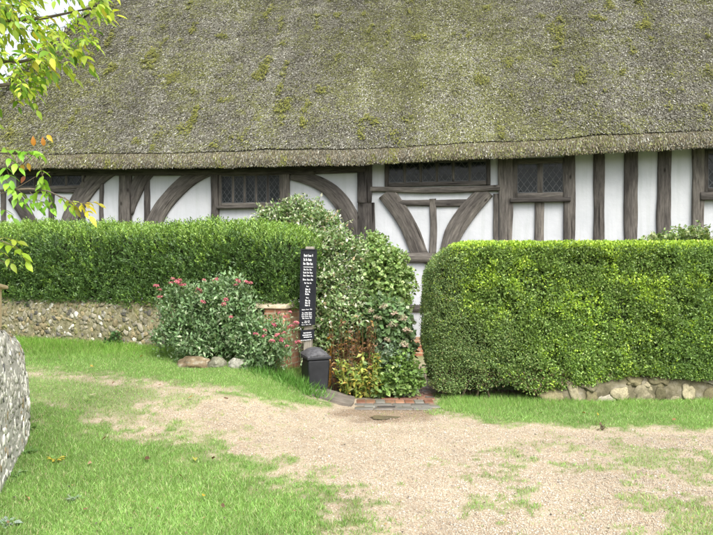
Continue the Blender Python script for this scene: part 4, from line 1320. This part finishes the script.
shrub('leafy_shrub', b, 'bright mid green shrub with lobed leaves against the white house wall', 'shrub',
      [(rel(384, 272, 9.7, b), (.32, .35, .36), 3400), (rel(376, 252, 9.8, b), (.20, .25, .24), 1200), (rel(396, 300, 9.65, b), (.19, .22, .28), 1500), (rel(385, 305, 9.6, b), (.34, .3, .4), 3000), (rel(402, 282, 9.8, b), (.20, .2, .22), 700), (rel(366, 275, 9.6, b), (.2, .2, .3), 1200)],
      tmpl_leaf(.42, .08), .052, [(0.150, 0.280, 0.070), (0.200, 0.340, 0.090), (0.275, 0.400, 0.140), (0.112, 0.220, 0.050)], [3, 4, 2, 2], 16, GREENSTEM, per=6, shoots=70, shoot_len=.22)
b = gl(390, 9.1)
hyd = shrub('hydrangea', b, 'hydrangea bush with fading pinkish flower heads in the middle of the shrubbery', 'shrub',
      [(rel(386, 330, 9.1, b), (.32, .3, .38), 3000), (rel(401, 345, 9.05, b), (.17, .2, .28), 1000), (rel(372, 318, 9.15, b), (.2, .2, .25), 1000)],
      tmpl_leaf(.42, .08), .07, [(.08, .17, .05), (.115, .22, .07), (.16, .28, .11), (.22, .30, .15)], [3, 3, 2, 1], 14, per=5, shoots=30, shoot_len=.16)
def flower_ball(r, n, cols, w):
    d = rdir(n); d[:, 2] = np.abs(d[:, 2]) * 1.1 - .25
    P = d * r * (.75 + .3 * rnd(n))[:, None]
    V, T, c = leaves(tmpl_leaf(.45, .1), P, rdir(n), d + RNG.normal(0, .3, (n, 3)), r * (.4 + .25 * rnd(n)), palette(n, cols, w, .15))
    return V, T, c
V, T, c = flower_ball(.058, 130, [(.40, .36, .24), (.46, .38, .29), (.30, .34, .18), (.42, .28, .22)], [3, 2, 3, 1])
fb = mesh_np('flower_head', V, T, PETAL, hyd, col=c)
for i, (px, py, Y) in enumerate(((384, 307, 8.86), (394, 314, 8.84), (402, 318, 8.86), (378, 318, 8.82), (392, 326, 8.80), (407, 331, 8.84), (371, 311, 8.95), (388, 340, 8.78), (404, 345, 8.82))):
    o = fb if i == 0 else fb.copy()
    if i: C.objects.link(o); o.parent = hyd
    o.location = rel(px, py, Y, b); o.rotation_euler = (random.uniform(-.4, .4), random.uniform(-.4, .4), random.uniform(0, 6)); k = random.uniform(.75, 1.15); o.scale = (k, k, k * .85)

b = gl(398, 8.85)
shrub('ground_cover_plant', b, 'low dark green leafy plant spilling over the bricks at the foot of the shrubbery', 'plant',
      [(rel(396, 372, 8.8, b), (.24, .2, .24), 1600), (rel(410, 380, 8.75, b), (.15, .18, .18), 900), (rel(382, 388, 8.65, b), (.14, .14, .13), 700), (rel(397, 390, 8.62, b), (.22, .12, .11), 1000), (rel(372, 372, 8.85, b), (.14, .14, .2), 600)],
      tmpl_leaf(.42, .08), .055, [(0.098, 0.200, 0.039), (0.140, 0.270, 0.055), (0.210, 0.340, 0.088), (0.077, 0.150, 0.033)], [3, 4, 2, 2], 10, GREENSTEM, per=6, shoots=40, shoot_len=.14)
b = gl(392, 8.95)
shrub('silver_shrub', b, 'small grey green shrub below the hydrangea with rounded pale leaves', 'shrub',
      [(rel(388, 358, 8.82, b), (.17, .16, .19), 1100), (rel(400, 366, 8.78, b), (.12, .14, .14), 500)],
      tmpl_leaf(.40, .06), .04, [(.14, .24, .12), (.20, .31, .18), (.10, .18, .08), (.30, .38, .22)], [3, 2, 3, 1], 8)

# brown dying stalks and yellowing plant in front of them
def stalks(name, px0, px1, Y, h0, h1, n, label, cat, cols, w, leaf=.05, per=14):
    b = gl((px0 + px1) / 2, Y); root = empty(name, b, 0, label, cat)
    hw = (px1 - px0) / 2 * Y / F; bm = bmesh.new(); Ps, As = [], []
    for i in range(n):
        x = random.uniform(-hw, hw); y = random.uniform(-.14, .14); h = random.uniform(h0, h1)
        tip = Vector((x * 1.25 + random.uniform(-.06, .06), y + random.uniform(-.1, .03), h))
        p = [Vector((x, y, -.03)), Vector((x, y, 0)).lerp(tip, .55) + Vector((0, 0, .03)), tip]
        tube(bm, p, [.006, .005, .003], 4)
        for k in range(per):
            f = random.uniform(.15, 1); q = p[0].lerp(p[2], f)
            Ps.append(q + Vector((random.gauss(0, .012), random.gauss(0, .012), 0))); As.append((random.gauss(0, .7), random.gauss(-.1, .7), random.gauss(.15, .5)))
    obj_bm('stems', bm, noise_mat(name + '_stem', [(.3, tuple(x * .5 for x in cols[0])), (.7, cols[0])], 20, 3, .9, .2, .003), root)
    P = np.array([p[:] for p in Ps]); A = np.array(As); m = len(P)
    V, T, c = leaves(tmpl_leaf(.22, .06, -.25), P, A, RNG.normal(0, .5, (m, 3)) + np.array([0, -.3, .8]), leaf * (.6 + .8 * rnd(m)), palette(m, cols, w, .22))
    mesh_np('foliage', V, T, LEAF, root, col=c)
stalks('withered_stalks', 334, 370, 8.80, .55, .98, 46, 'clump of withered brown stalks standing right of the bin', 'plant', [(.13, .075, .03), (.20, .12, .04), (.08, .05, .022), (.30, .22, .05), (.12, .15, .04)], [3, 2, 3, 1.3, 1.5], .055, 16)
stalks('yellowing_plant', 343, 377, 8.66, .22, .56, 34, 'yellowing narrow leaved plant between the withered stalks and the bricks', 'plant', [(.21, .28, .045), (.32, .34, .06), (.12, .22, .04), (.34, .28, .06)], [3, 2, 3, .7], .07, 22)
stalks('orange_leaved_stem', 325, 332, 9.0, .75, .98, 4, 'few orange leaves on thin stems just above the bin', 'plant', [(.42, .22, .03), (.48, .30, .04), (.3, .15, .04)], [2, 2, 1], .055, 9)

# red valerian bushes in front of the wall
VAL = [(.085, .18, .055), (.125, .24, .085), (.18, .31, .125), (.28, .39, .20)]
RED = [(.50, .13, .16), (.54, .22, .22), (.48, .10, .18), (.48, .30, .22)]
def valerian(px, Y, label, blobs_px, heads, extra=0, size=.045):
    b = gl(px, Y)
    blobs = [(rel(a, c_, yy, b), r, n) for (a, c_, yy, r, n) in blobs_px]
    root = shrub('flowering_bush', b, label, 'bush', blobs, tmpl_leaf(.25), size * 1.2, VAL, [3, 4, 2, 1], 22, GREENSTEM, up=1.4, per=9, spread=.085)
    V, T, c = flower_ball(.032, 80, RED, [3, 2, 2, 1]); V[:, 2] *= .8
    proto = mesh_np('flower_head', V, T, PETAL, root, col=c); bm = bmesh.new(); SP = []
    for i, (hx, hy, k) in enumerate(heads):
        o = proto if i == 0 else proto.copy()
        if i: C.objects.link(o); o.parent = root
        yy = Y - .46 - random.random() * .06 if hy > 294 else Y - random.uniform(.12, .36)
        q = Vector(rel(hx, hy, yy, b)); o.location = q; o.scale = (k, k, k * .9); o.rotation_euler = (random.uniform(-.5, .5), random.uniform(-.5, .5), random.uniform(0, 6))
        p = q + Vector((random.uniform(-.04, .04), .05, -.22)); tube(bm, [p, p.lerp(q, .5) + Vector((.008, 0, 0)), q], [.004, .0035, .003], 4)
        for f in np.linspace(-.3, .85, 8): SP.append((p.lerp(q, f) + Vector((random.gauss(0, .012), random.gauss(0, .012), 0)))[:])
    for k in range(extra):           # leafy shoots without flowers make the outline uneven
        c_, r_, _ = random.choice(blobs); a_ = random.uniform(0, 6.28); rr_ = random.random() ** .5
        q = Vector((c_[0] + r_[0] * rr_ * math.cos(a_), c_[1] + r_[1] * rr_ * math.sin(a_), c_[2] + r_[2] * (math.sqrt(max(0, 1 - rr_ * rr_)) * .9 + random.uniform(.0, .35))))
        p = q + Vector((random.uniform(-.06, .06), random.uniform(-.02, .08), -.26)); tube(bm, [p, p.lerp(q, .5) + Vector((.008, 0, 0)), q], [.004, .0035, .002], 4)
        for f in np.linspace(-.1, 1.0, 11): SP.append((p.lerp(q, f) + Vector((random.gauss(0, .012), random.gauss(0, .012), 0)))[:])
    obj_bm('flower_stems', bm, GREENSTEM, root)
    SP = np.array(SP); m = len(SP)
    V, T, c = leaves(tmpl_leaf(.24), SP, RNG.normal(0, .8, (m, 3)) + np.array([0, 0, .5]), RNG.normal(0, .5, (m, 3)) + np.array([0, -.3, .8]), size * (.7 + .6 * rnd(m)), palette(m, VAL, [2, 3, 3, 1], .18))
    mesh_np('shoot_leaves', V, T, LEAF, root, col=c)
valerian(214, 8.85, 'large grey green bush with red flower heads against the flint wall',
         [(208, 318, 8.8, (.52, .36, .40), 3000), (188, 332, 8.85, (.36, .3, .32), 1500), (236, 322, 8.75, (.36, .3, .36), 1600), (222, 300, 8.85, (.38, .28, .24), 1200), (182, 308, 8.9, (.26, .25, .28), 800), (246, 346, 8.65, (.28, .26, .26), 1700), (205, 350, 8.65, (.42, .24, .2), 1400), (170, 340, 8.85, (.2, .22, .2), 700), (232, 292, 8.85, (.22, .2, .18), 700)],
         [(173, 279, .9), (178, 283, 1.5), (180, 280, .8), (184, 285, 1), (171, 283, .8), (156, 286, 1), (160, 290, .7), (199, 291, 1.3), (216, 280, 1.1), (204, 280, .7), (238, 281, 1.1), (246, 282, 1), (250.5, 283, .9), (203, 302, 1), (226, 300, .9), (224, 304, .9), (231, 317, .8), (226, 299, .7), (160, 297, .9), (236, 285, .8)], extra=70)
valerian(268, 8.55, 'smaller bush with coral pink flower heads in front of the brick pier',
         [(266, 352, 8.5, (.27, .24, .22), 1700), (256, 338, 8.55, (.22, .2, .22), 1000), (274, 334, 8.5, (.16, .16, .18), 600), (280, 350, 8.45, (.13, .15, .15), 400), (258, 366, 8.45, (.25, .18, .12), 900)],
         [(274, 325, 1), (277, 335, 1), (282, 340, 1.1), (272, 341, 1), (264, 336, .9), (290, 312, .7), (291, 326, .8), (296, 323, 1), (298, 342, 1), (284, 333, .8), (265, 330, .7), (256, 334, .9), (279, 313, .7), (285, 317, .7), (287, 346, .7)], extra=28, size=.042)

# ivy patch on the far wall
b = gl(114, 9.72); b = (b[0], b[1], b[2])
shrub('ivy_patch', b, 'small dark ivy clump climbing the far flint wall above the grass', 'plant',
      [(rel(117, 342, 9.76, b), (.13, .10, .13), 420), (rel(112, 350, 9.7, b), (.16, .1, .08), 300)], tmpl_leaf(.42, .06), .045, [(.03, .09, .02), (.05, .13, .03), (.08, .18, .05)], [3, 3, 1], 5, GREENSTEM, per=5)
# rose bush showing above the right hedge
b = gl(680, 10.3)
shrub('rose_bush', b, 'pale green bush showing over the top of the clipped hedge', 'shrub',
      [(rel(665, 250, 10.3, b), (.38, .3, .22), 900), (rel(692, 245, 10.3, b), (.36, .3, .25), 900), (rel(645, 252, 10.3, b), (.2, .2, .17), 300), (rel(715, 250, 10.3, b), (.3, .3, .25), 500)],
      tmpl_leaf(.4, .06), .055, [(.12, .22, .05), (.17, .28, .08), (.24, .32, .12), (.08, .16, .04)], [3, 3, 2, 1], 14, GREENSTEM, stem_spread=.4, per=5, shoots=40, shoot_len=.2)

# long grass / lily clump at the foot of the pier
def long_grass(px, Y, rx, ry, n, h, name, label):
    b = gl(px, Y); root = None
    x = RNG.normal(0, rx, n); y = RNG.normal(0, ry, n)
    z = height(x + b[0], y + b[1]) - b[2]
    P = np.stack([x, y, z], 1); A = np.stack([RNG.normal(0, .45, n) + x * .8, RNG.normal(-.15, .4, n), np.ones(n)], 1)
    Nn = np.stack([RNG.normal(0, 1, n), RNG.normal(-.4, .8, n), .3 * np.ones(n)], 1)
    c = palette(n, [(.08, .23, .03), (.11, .28, .045), (.15, .33, .07), (.055, .17, .02)], [3, 3, 2, 2], .18)
    V, T, k = scatter(tmpl_blade(), P, A, Nn, h * (.5 + .6 * rnd(n)), .006 + .005 * rnd(n), h * .9)
    o = mesh_np(name, V, T, GRASS, None, col=np.repeat(c, k, 0)); o.location = b
    return tag(o, label, 'grass clump')
long_grass(293, 8.25, .17, .12, 520, .17, 'long_grass_clump', 'clump of long fresh grass at the foot of the brick pier')
long_grass(262, 8.3, .14, .10, 260, .12, 'long_grass_clump', 'shorter tuft of grass below the coral flowered bush')
long_grass(312, 8.1, .09, .08, 200, .13, 'long_grass_clump', 'tuft of grass in front of the bin at the slab edge')

# weeds at the foot of the near wall
def weed(px, py, r, n, cols, w, label, size=.05):
    g = ground_at(px, py); root = empty('weed', g, random.random() * 6, label, 'weed')
    a = rnd(n) * 2 * math.pi; q = rnd(n)
    A = np.stack([np.cos(a), np.sin(a), .15 + .7 * rnd(n)], 1); P = np.stack([np.cos(a) * r * q * .5, np.sin(a) * r * q * .5, .012 + .02 * rnd(n)], 1)
    V, T, c = leaves(tmpl_big(.26, .35), P, A, np.array([0, 0, 1.0]) + RNG.normal(0, .2, (n, 3)), size * (.6 + .7 * rnd(n)), palette(n, cols, w, .18))
    mesh_np('foliage', V, T, LEAF, root, col=c); return root
GR = [(.09, .22, .05), (.13, .27, .08), (.20, .32, .14)]
weed(28, 455, .14, 46, GR, [3, 2, 1], 'broad leaved weed nearest the rounded end of the near flint wall', .045)
weed(14, 478, .14, 40, GR, [3, 2, 1], 'broad leaved weed tight against the foot of the near flint wall')
w_ = weed(55, 463, .10, 36, [(.12, .25, .05), (.40, .40, .04), (.5, .46, .05)], [2, 1, 1], 'small weed with yellow leaves on the lawn beside the near wall', .04)
weed(75, 503, .10, 26, [(.16, .28, .12), (.22, .33, .18)], [1, 1], 'pale rosette weed on the lawn, right of the tan fallen leaf', .032)
weed(6, 527, .12, 34, [(.18, .30, .18), (.24, .35, .24)], [1, 1], 'silvery weed at the very bottom left corner of the lawn', .045)
weed(28, 432, .08, 26, GR, [3, 2, 1], 'dark weed where the near flint wall end meets the lawn', .05)

# rocks at the foot of the bush
def rock(px, py, Y, size, col, label, name='rock', squash=.6):
    p = at(px, py, Y)
    tv, tf = tmpl_ico(4); off = RNG.random(3) * 30
    k = 1 + .7 * (fbm(tv + off, 1.1, 5) - .5) + .5 * (fbm(tv + off, 3.5, 6) - .5)
    V = tv * k[:, None] * np.array(size)
    c = np.array(col)[None] * (.55 + .9 * fbm(tv + off, 3, 8))[:, None]
    li = fbm(tv + off, 4, 19) > .64; c[li] = c[li] * .6 + np.array((.14, .14, .12))
    o = mesh_np(name, V, tf, STONE, None, col=c, smooth_=True); o.location = (p.x, p.y, float(height(p.x, p.y)) + size[2] * .12)
    o.rotation_euler = (random.uniform(-.2, .2), random.uniform(-.2, .2), random.uniform(-.4, .4))
    return tag(o, label, 'rock')
rock(194, 363, 8.42, (.20, .13, .09), (.15, .115, .07), 'long brown stone under the left side of the flowering bush')
rock(217, 366, 8.40, (.12, .10, .09), (.15, .15, .11), 'dark mossy stone between two other stones under the bush')
rock(238, 371, 8.36, (.12, .10, .09), (.22, .22, .19), 'pale grey lichen covered stone under the right side of the bush')

# ------------------------------------------------------------------ fallen leaves
def fallen(px, py, size, col, label, cat='leaf'):
    g = ground_at(px, py)
    tv, tf = tmpl_big(.33, .2); V = tv.copy(); V[:, 1] -= .5
    size *= .8; V *= size; V[:, 2] += size * .12 * np.sin(V[:, 0] / size * 6 + random.random() * 6)
    c = np.tile(np.array(col), (len(V), 1)) * (.55 + .35 * RNG.random((len(V), 1)))
    o = mesh_np('fallen_leaf', V, tf, DEAD, None, col=c)
    o.location = (g.x, g.y, g.z + .05); o.rotation_euler = (random.uniform(-.5, .5), random.uniform(-.5, .5), random.uniform(0, 6.28))
    return tag(o, label, cat, 'fallen leaves on the ground')
BRN, ORG, YEL, PAL = (.17, .09, .04), (.48, .20, .03), (.50, .38, .05), (.46, .42, .26)
fallen(190, 402, .075, ORG, 'bright orange fallen leaf on the gravel edge below the flowering bush')
fallen(226, 403, .06, (.36, .17, .12), 'reddish fallen leaf right of the bright orange one on the gravel')
fallen(104, 444, .075, (.34, .18, .07), 'brown orange fallen leaf alone in the middle of the lawn')
fallen(195, 464, .08, (.42, .42, .08), 'yellow green fallen leaf on the lawn near the gravel')
fallen(213, 464, .06, BRN, 'dark brown fallen leaf beside the yellow green one on the lawn')
fallen(147, 464, .06, (.12, .07, .04), 'dark curled leaf halfway between the orange brown leaf and yellow green leaf')
fallen(204, 502, .05, YEL, 'yellow fallen leaf low on the lawn, nearest the gravel')
fallen(181, 482, .04, BRN, 'tiny brown leaf above the low yellow leaf on the lawn')
fallen(223, 513, .055, (.14, .09, .05), 'brown leaf right of the low yellow leaf near the lawn edge')
fallen(28, 504, .07, (.48, .36, .16), 'pale tan fallen leaf on the grass near the near wall')
fallen(93, 399, .085, PAL, 'pale cream fallen leaf on the thin grass in the left middle distance')
fallen(92, 370, .06, (.45, .33, .07), 'yellow fallen leaf on the bank to the left, below the ivy')
fallen(141, 360, .055, (.40, .36, .08), 'yellow leaf on the lush bank left of the flowering bush')
fallen(86, 516, .06, (.26, .14, .08), 'brown leaf among the grass at the bottom of the lawn')
fallen(134, 509, .05, (.28, .15, .09), 'reddish brown leaf low in the lawn, between two other brown leaves')
fallen(90, 469, .05, (.36, .25, .14), 'tan leaf right of the yellow weed on the lawn')
fallen(597, 427, .05, (.12, .08, .05), 'dark leaf left of the dead twig on the right verge')
fallen(584, 417, .05, ORG, 'orange leaf in the grass below the right hedge')
fallen(598, 418.5, .05, YEL, 'yellow leaf in the grass below the right hedge, beside an orange one')
fallen(674, 424, .05, (.30, .17, .07), 'brown leaf on the right verge far along towards the frame edge')
for (px, py) in ((160, 389), (136, 392), (113, 387)):
    fallen(px, py, .05, (.28, .16, .09), {160: 'brown leaf nearest the stones on the bare bank edge', 136: 'middle brown leaf of the row on the bare bank edge', 113: 'leftmost brown leaf of the row on the bare bank edge'}[px])
# crumbs of dead leaf, stalk and soil strewn over gravel and grass
n = 1500
y = 3.9 + rnd(n) ** 1.2 * 5.0; x = (rnd(n) - .5) * 1.3 * y
P = np.stack([x, y, gz(x, y)], 1); k_ = (rnd(n) < np.clip((fbm(P, 1.5, 141) - .35) * 3, .05, 1)) & (polysd(x, y, BED) > 0) & (np.where(x > .9, 8.2, 9.5) > y); P = P[k_]; n = len(P)
gm = grass_mask(P[:, 0], P[:, 1])[0]; P[:, 2] += .012 + .02 * gm
V, T, c = leaves(tmpl_leaf(.35, .2, .1), P, RNG.normal(size=(n, 3)) * np.array([1, 1, .25]), np.array([0, 0, 1.0]) + RNG.normal(0, .35, (n, 3)), .008 + .018 * rnd(n) ** 2, palette(n, [(.10, .07, .045), (.20, .13, .07), (.06, .05, .04), (.30, .22, .10), (.14, .16, .06)], [3, 2, 2, 1, 1], .25))
tag(mesh_np('leaf_litter', V, T, DEAD, None, col=c), kind='stuff')
# upright dry leaf clump
g = ground_at(602, 431); tw = empty('dead_twig', g, 0, 'small dark dead twig with curled leaves standing on the right verge', 'twig')
bm = bmesh.new()
for k in range(5): tube(bm, [(0, 0, 0), (random.uniform(-.02, .02), 0, .03), (random.uniform(-.04, .04), random.uniform(-.02, .02), .065)], [.004, .003, .002], 4)
obj_bm('stem', bm, TWIG, tw)
V, T, c = leaves(tmpl_big(.3, .6), RNG.normal(0, .014, (9, 3)) + np.array([0, 0, .045]), RNG.normal(0, 1, (9, 3)), RNG.normal(0, 1, (9, 3)), np.full(9, .035), palette(9, [(.12, .08, .05), (.2, .15, .1)], [1, 1], .2))
mesh_np('curled_leaf', V, T, DEAD, tw, col=c)

# ------------------------------------------------------------------ overhanging tree, upper left
def make_tree():
    base = Vector((-4.4, 4.9, 0)); base.z = float(height(base.x, base.y))
    root = empty('overhanging_tree', base, 0, 'tree with yellow green autumn leaves hanging into the upper left corner', 'tree')
    def L(px, py, Y): return at(px, py, Y) - base
    bm = bmesh.new()
    tube(bm, [(0, 0, -.1), (.03, 0, 1.0), (-.05, .05, 2.2), (.05, .1, 3.3), (.1, .2, 4.6), (.0, .3, 6.0)], [.2, .16, .14, .12, .09, .04], 10)
    obj_bm('trunk', bm, BARK, root)
    tips = []
    def branch(pts, r0, r1, sag=0):
        b = bmesh.new(); n = len(pts)
        tube(b, pts, [r0 + (r1 - r0) * i / (n - 1) for i in range(n)], 6); obj_bm('branch', b, BARK, root)
    limbs = [[Vector((.05, .1, 3.3)), L(-120, 20, 4.9), L(-20, 22, 4.8), L(45, 18, 4.7), L(92, 8, 4.6)],
             [Vector((0, .08, 3.0)), L(-130, 70, 4.9), L(-30, 62, 4.7), L(20, 62, 4.6), L(60, 52, 4.5)],
             [Vector((.08, .15, 4.0)), L(-100, -60, 5.2), L(0, -25, 5.1), L(60, -15, 5.0), L(112, -12, 4.9)],
             [Vector((-.02, .05, 2.6)), L(-150, 120, 4.7), L(-40, 90, 4.5), L(12, 84, 4.4), L(30, 88, 4.35)],
             [Vector((0, .05, 2.2)), L(-160, 190, 4.5), L(-30, 192, 4.35), L(30, 189, 4.3), L(48, 191, 4.28), L(72, 202, 4.25), L(90, 204, 4.22)],
             [Vector((0, .05, 2.3)), L(-150, 150, 4.5), L(-30, 150, 4.35), L(10, 154, 4.3), L(30, 150, 4.28)],
             [Vector((0, .0, 1.9)), L(-170, 230, 4.45), L(-40, 236, 4.3), L(0, 240, 4.25), L(14, 246, 4.2)]]
    for i, lb in enumerate(limbs): branch(lb, .03 if i < 4 else .012, .004 if i < 4 else .002)
    # crown limbs out of the picture
    for k in range(7):
        a = random.uniform(0, 6.28); z = random.uniform(2.8, 5.5)
        q = Vector((.05, .15, z)); t = q + Vector((math.cos(a) * 1.5, math.sin(a) * 1.5, .8)); branch([q, q.lerp(t, .5) + Vector((0, 0, .1)), t], .05, .01)
    parts = []; tb = bmesh.new()
    GC = [(.34, .48, .06), (.44, .55, .08), (.15, .28, .025), (.42, .48, .05), (.09, .19, .02), (.46, .42, .05)]
    GW_ = [4, 4, 3, 2, 2, .6]
    def spray(p, d, pairs, leaf, cols=GC, w=GW_, droop=.5):
        """pinnate leaf: rachis with pairs of leaflets"""
        p = Vector(p); d = Vector(d).normalized(); Lr = leaf * (.55 * pairs + .4)
        pts = [p + d * Lr * f + Vector((0, 0, -droop * Lr * f * f)) for f in (0, .33, .66, 1)]
        tube(tb, pts, [.0025, .002, .0016, .001], 4)
        n = pairs * 2 + 1; side = d.cross(Vector((0, 0, 1)));
        side = side.normalized() if side.length > .01 else Vector((1, 0, 0))
        P, A = [], []
        for k in range(pairs):
            f = (k + .6) / (pairs + .2); q = p + d * Lr * f + Vector((0, 0, -droop * Lr * f * f))
            for s in (1, -1):
                P.append(q); A.append(side * s * .9 + d * .45 + Vector((0, 0, -.35 + random.gauss(0, .25))))
        P.append(pts[-1]); A.append(d + Vector((0, 0, -.5)))
        P = np.array([q[:] for q in P]); A = np.array([q[:] for q in A]) + RNG.normal(0, .15, (n, 3))
        Nn = np.array([0, 0, 1.0]) + RNG.normal(0, .3, (n, 3)) + np.array([0, -.3, 0])
        tone = math.exp(random.gauss(0, .2))
        parts.append(leaves(tmpl_big(.23, .22), P, A, Nn, leaf * (.8 + .45 * rnd(n)), palette(n, cols, w, .15) * tone))
    # upper cluster: sprays spread through the air in the corner, denser towards the top left
    poly = np.array([(-60, -40), (125, -40), (112, 6), (106, 36), (96, 56), (76, 68), (52, 76), (40, 100), (10, 104), (-60, 110)])
    cnt = 0
    while cnt < 420:
        px, py = random.uniform(-60, 118), random.uniform(-40, 104)
        if polysd(np.array([px]), np.array([py]), [tuple(q) for q in poly])[0] > -4: continue
        Y = random.uniform(4.2, 5.4)
        nv = vnoise(np.array([[px / 15, py / 13, 3.0]]), 1, 99)[0]
        if nv < .45: continue
        spray(L(px - 8, py - 5, Y), (random.uniform(.0, 1), random.uniform(-.7, .5), random.uniform(-.7, .25)), random.choice([2, 2, 3]), random.uniform(.048, .078)); cnt += 1
    for k in range(170):      # rest of the crown, out of the picture
        a = random.uniform(0, 6.28); r = random.uniform(.3, 1.9); p = Vector((math.cos(a) * r - .5, math.sin(a) * r + .2, random.uniform(2.6, 6.2)))
        q = p + base
        px, py = CX + F * q.x / max(q.y, .5), CY - F * (q.z - EYE) / max(q.y, .5)
        if q.y < 1.5 or (px > -30 and py > -30): continue
        spray(p, (math.cos(a), math.sin(a), random.uniform(-.5, .3)), 3, .09)
    Y = 4.3
    BG = [(.20, .40, .04), (.27, .45, .05), (.14, .30, .03)]; W3 = [2, 2, 1]
    for (px, py, dx, dz, pr, lf, cs) in ((2, 150, .9, .1, 3, .058, BG), (14, 152, .9, .2, 2, .055, BG), (26, 151, 1, .0, 1, .055, BG), (0, 172, .6, -.6, 2, .055, BG), (10, 184, .5, -.5, 2, .05, BG),
                                        (44, 172, -.3, -.8, 2, .052, BG), (43, 180, .2, -.6, 1, .05, BG), (12, 196, .8, -.3, 2, .05, BG), (24, 197, .9, -.3, 2, .05, BG), (38, 200, .8, -.3, 1, .045, BG),
                                        (58, 196, .8, -.5, 1, .045, BG), (72, 201, 1, .0, 2, .052, [(.38, .40, .03), (.48, .42, .04), (.28, .36, .03)]), (84, 203, 1, .25, 1, .05, [(.46, .42, .04), (.5, .40, .05)]),
                                        (-3, 242, .9, -.1, 3, .062, [(.24, .37, .03), (.32, .40, .04)]), (0, 250, .6, -.4, 1, .05, [(.24, .37, .03), (.30, .40, .05)]), (4, 164, .3, -.4, 1, .05, BG), (18, 190, .8, -.5, 2, .05, BG), (30, 192, .7, -.7, 2, .05, BG), (46, 190, .5, -.8, 1, .05, BG), (6, 156, .8, -.4, 2, .052, BG), (40, 166, .3, -.9, 2, .05, BG), (0, 208, .8, -.3, 2, .05, BG), (64, 197, .9, -.6, 2, .048, [(.34, .42, .04), (.42, .42, .04)]), (78, 202, .8, -.6, 2, .05, [(.46, .42, .04), (.5, .44, .05)]), (2, 238, 1, .1, 2, .055, [(.28, .40, .03), (.34, .42, .05)]), (16, 246, .6, -.6, 1, .05, [(.28, .40, .03)])):
        spray(L(px, py, Y), (dx, -.15, dz), pr + (pr < 2), lf * 1.3, cs, [1] * len(cs), .3)
    OR = [(.48, .20, .02), (.52, .30, .03), (.40, .13, .03)]
    for (px, py, dx, dz, lf, cs) in ((34, 146, -.05, .9, .06, OR), (44, 146, -.1, .9, .055, OR), (47, 135, .5, -.5, .055, [(.62, .42, .02), (.6, .36, .02)]), (22, 164, .2, -1, .05, OR), (28, 163, .3, -1, .05, OR), (25, 176, -.3, -.6, .05, [(.3, .1, .05)])):
        parts.append(leaves(tmpl_big(.26, .25), np.array([L(px, py, Y)[:]]), np.array([[dx, -.2, dz]]), np.array([[.2, -1, .3]]), np.array([lf]), palette(1, cs, [1] * len(cs), .1)))
    tube(tb, [L(8, 178, Y), L(24, 163, Y), L(40, 147, Y), L(70, 118, Y)], [.003, .0025, .002, .001], 4)
    tube(tb, [L(-10, 256, Y), L(4, 262, Y), L(11, 270, Y), L(13, 260, Y), L(4, 257, Y)], [.003, .003, .0025, .002, .0015], 4)
    tube(tb, [L(-10, 195, Y), L(10, 192, Y), L(40, 174, Y), L(50, 172, Y)], [.003, .0025, .002, .001], 4)
    obj_bm('twigs', tb, TWIG, root)
    V, T, c = merge(*parts); mesh_np('leaves', V, T, attr_mat('tree_leaf', .4, .4, .5), root, col=c)
make_tree()

# ------------------------------------------------------------------ light, sky, camera
sc = bpy.context.scene
SUN_EL, SUN_AZ = RAD(53), RAD(155)      # azimuth clockwise from +Y: behind the camera, to the right
sd = bpy.data.lights.new('sun', 'SUN'); sd.energy = 1.35; sd.angle = RAD(40); sd.color = (1, .97, .92)
so = bpy.data.objects.new('sun', sd); C.objects.link(so)
dirv = Vector((math.sin(SUN_AZ) * math.cos(SUN_EL), math.cos(SUN_AZ) * math.cos(SUN_EL), math.sin(SUN_EL)))
so.rotation_euler = dirv.to_track_quat('Z', 'Y').to_euler(); so.location = dirv * 30
w = bpy.data.worlds.new('World'); sc.world = w; w.use_nodes = True
nt = w.node_tree; nt.nodes.clear()
out = nt.nodes.new('ShaderNodeOutputWorld'); bg = nt.nodes.new('ShaderNodeBackground')
sky = nt.nodes.new('ShaderNodeTexSky'); sky.sky_type = 'NISHITA'; sky.sun_disc = False
sky.sun_elevation = SUN_EL; sky.sun_rotation = SUN_AZ; sky.air_density = 1.0; sky.dust_density = 5.0; sky.ozone_density = 1.0
hs = nt.nodes.new('ShaderNodeHueSaturation'); hs.inputs['Saturation'].default_value = .35
nt.links.new(sky.outputs[0], hs.inputs['Color']); nt.links.new(hs.outputs[0], bg.inputs[0]); bg.inputs[1].default_value = .15
nt.links.new(bg.outputs[0], out.inputs[0])
cam = bpy.data.cameras.new('camera'); co = bpy.data.objects.new('camera', cam); C.objects.link(co)
co.location = (0, 0, EYE); co.rotation_euler = (RAD(90), 0, 0)
cam.sensor_width = 36; cam.lens = 36 * F / 713; cam.clip_start = .05; cam.clip_end = 2000
sc.camera = co
sc.view_settings.view_transform = 'Standard'; sc.view_settings.look = 'None'; sc.view_settings.gamma = 1
sc.view_settings.exposure = 1.34; sc.view_settings.use_curve_mapping = False
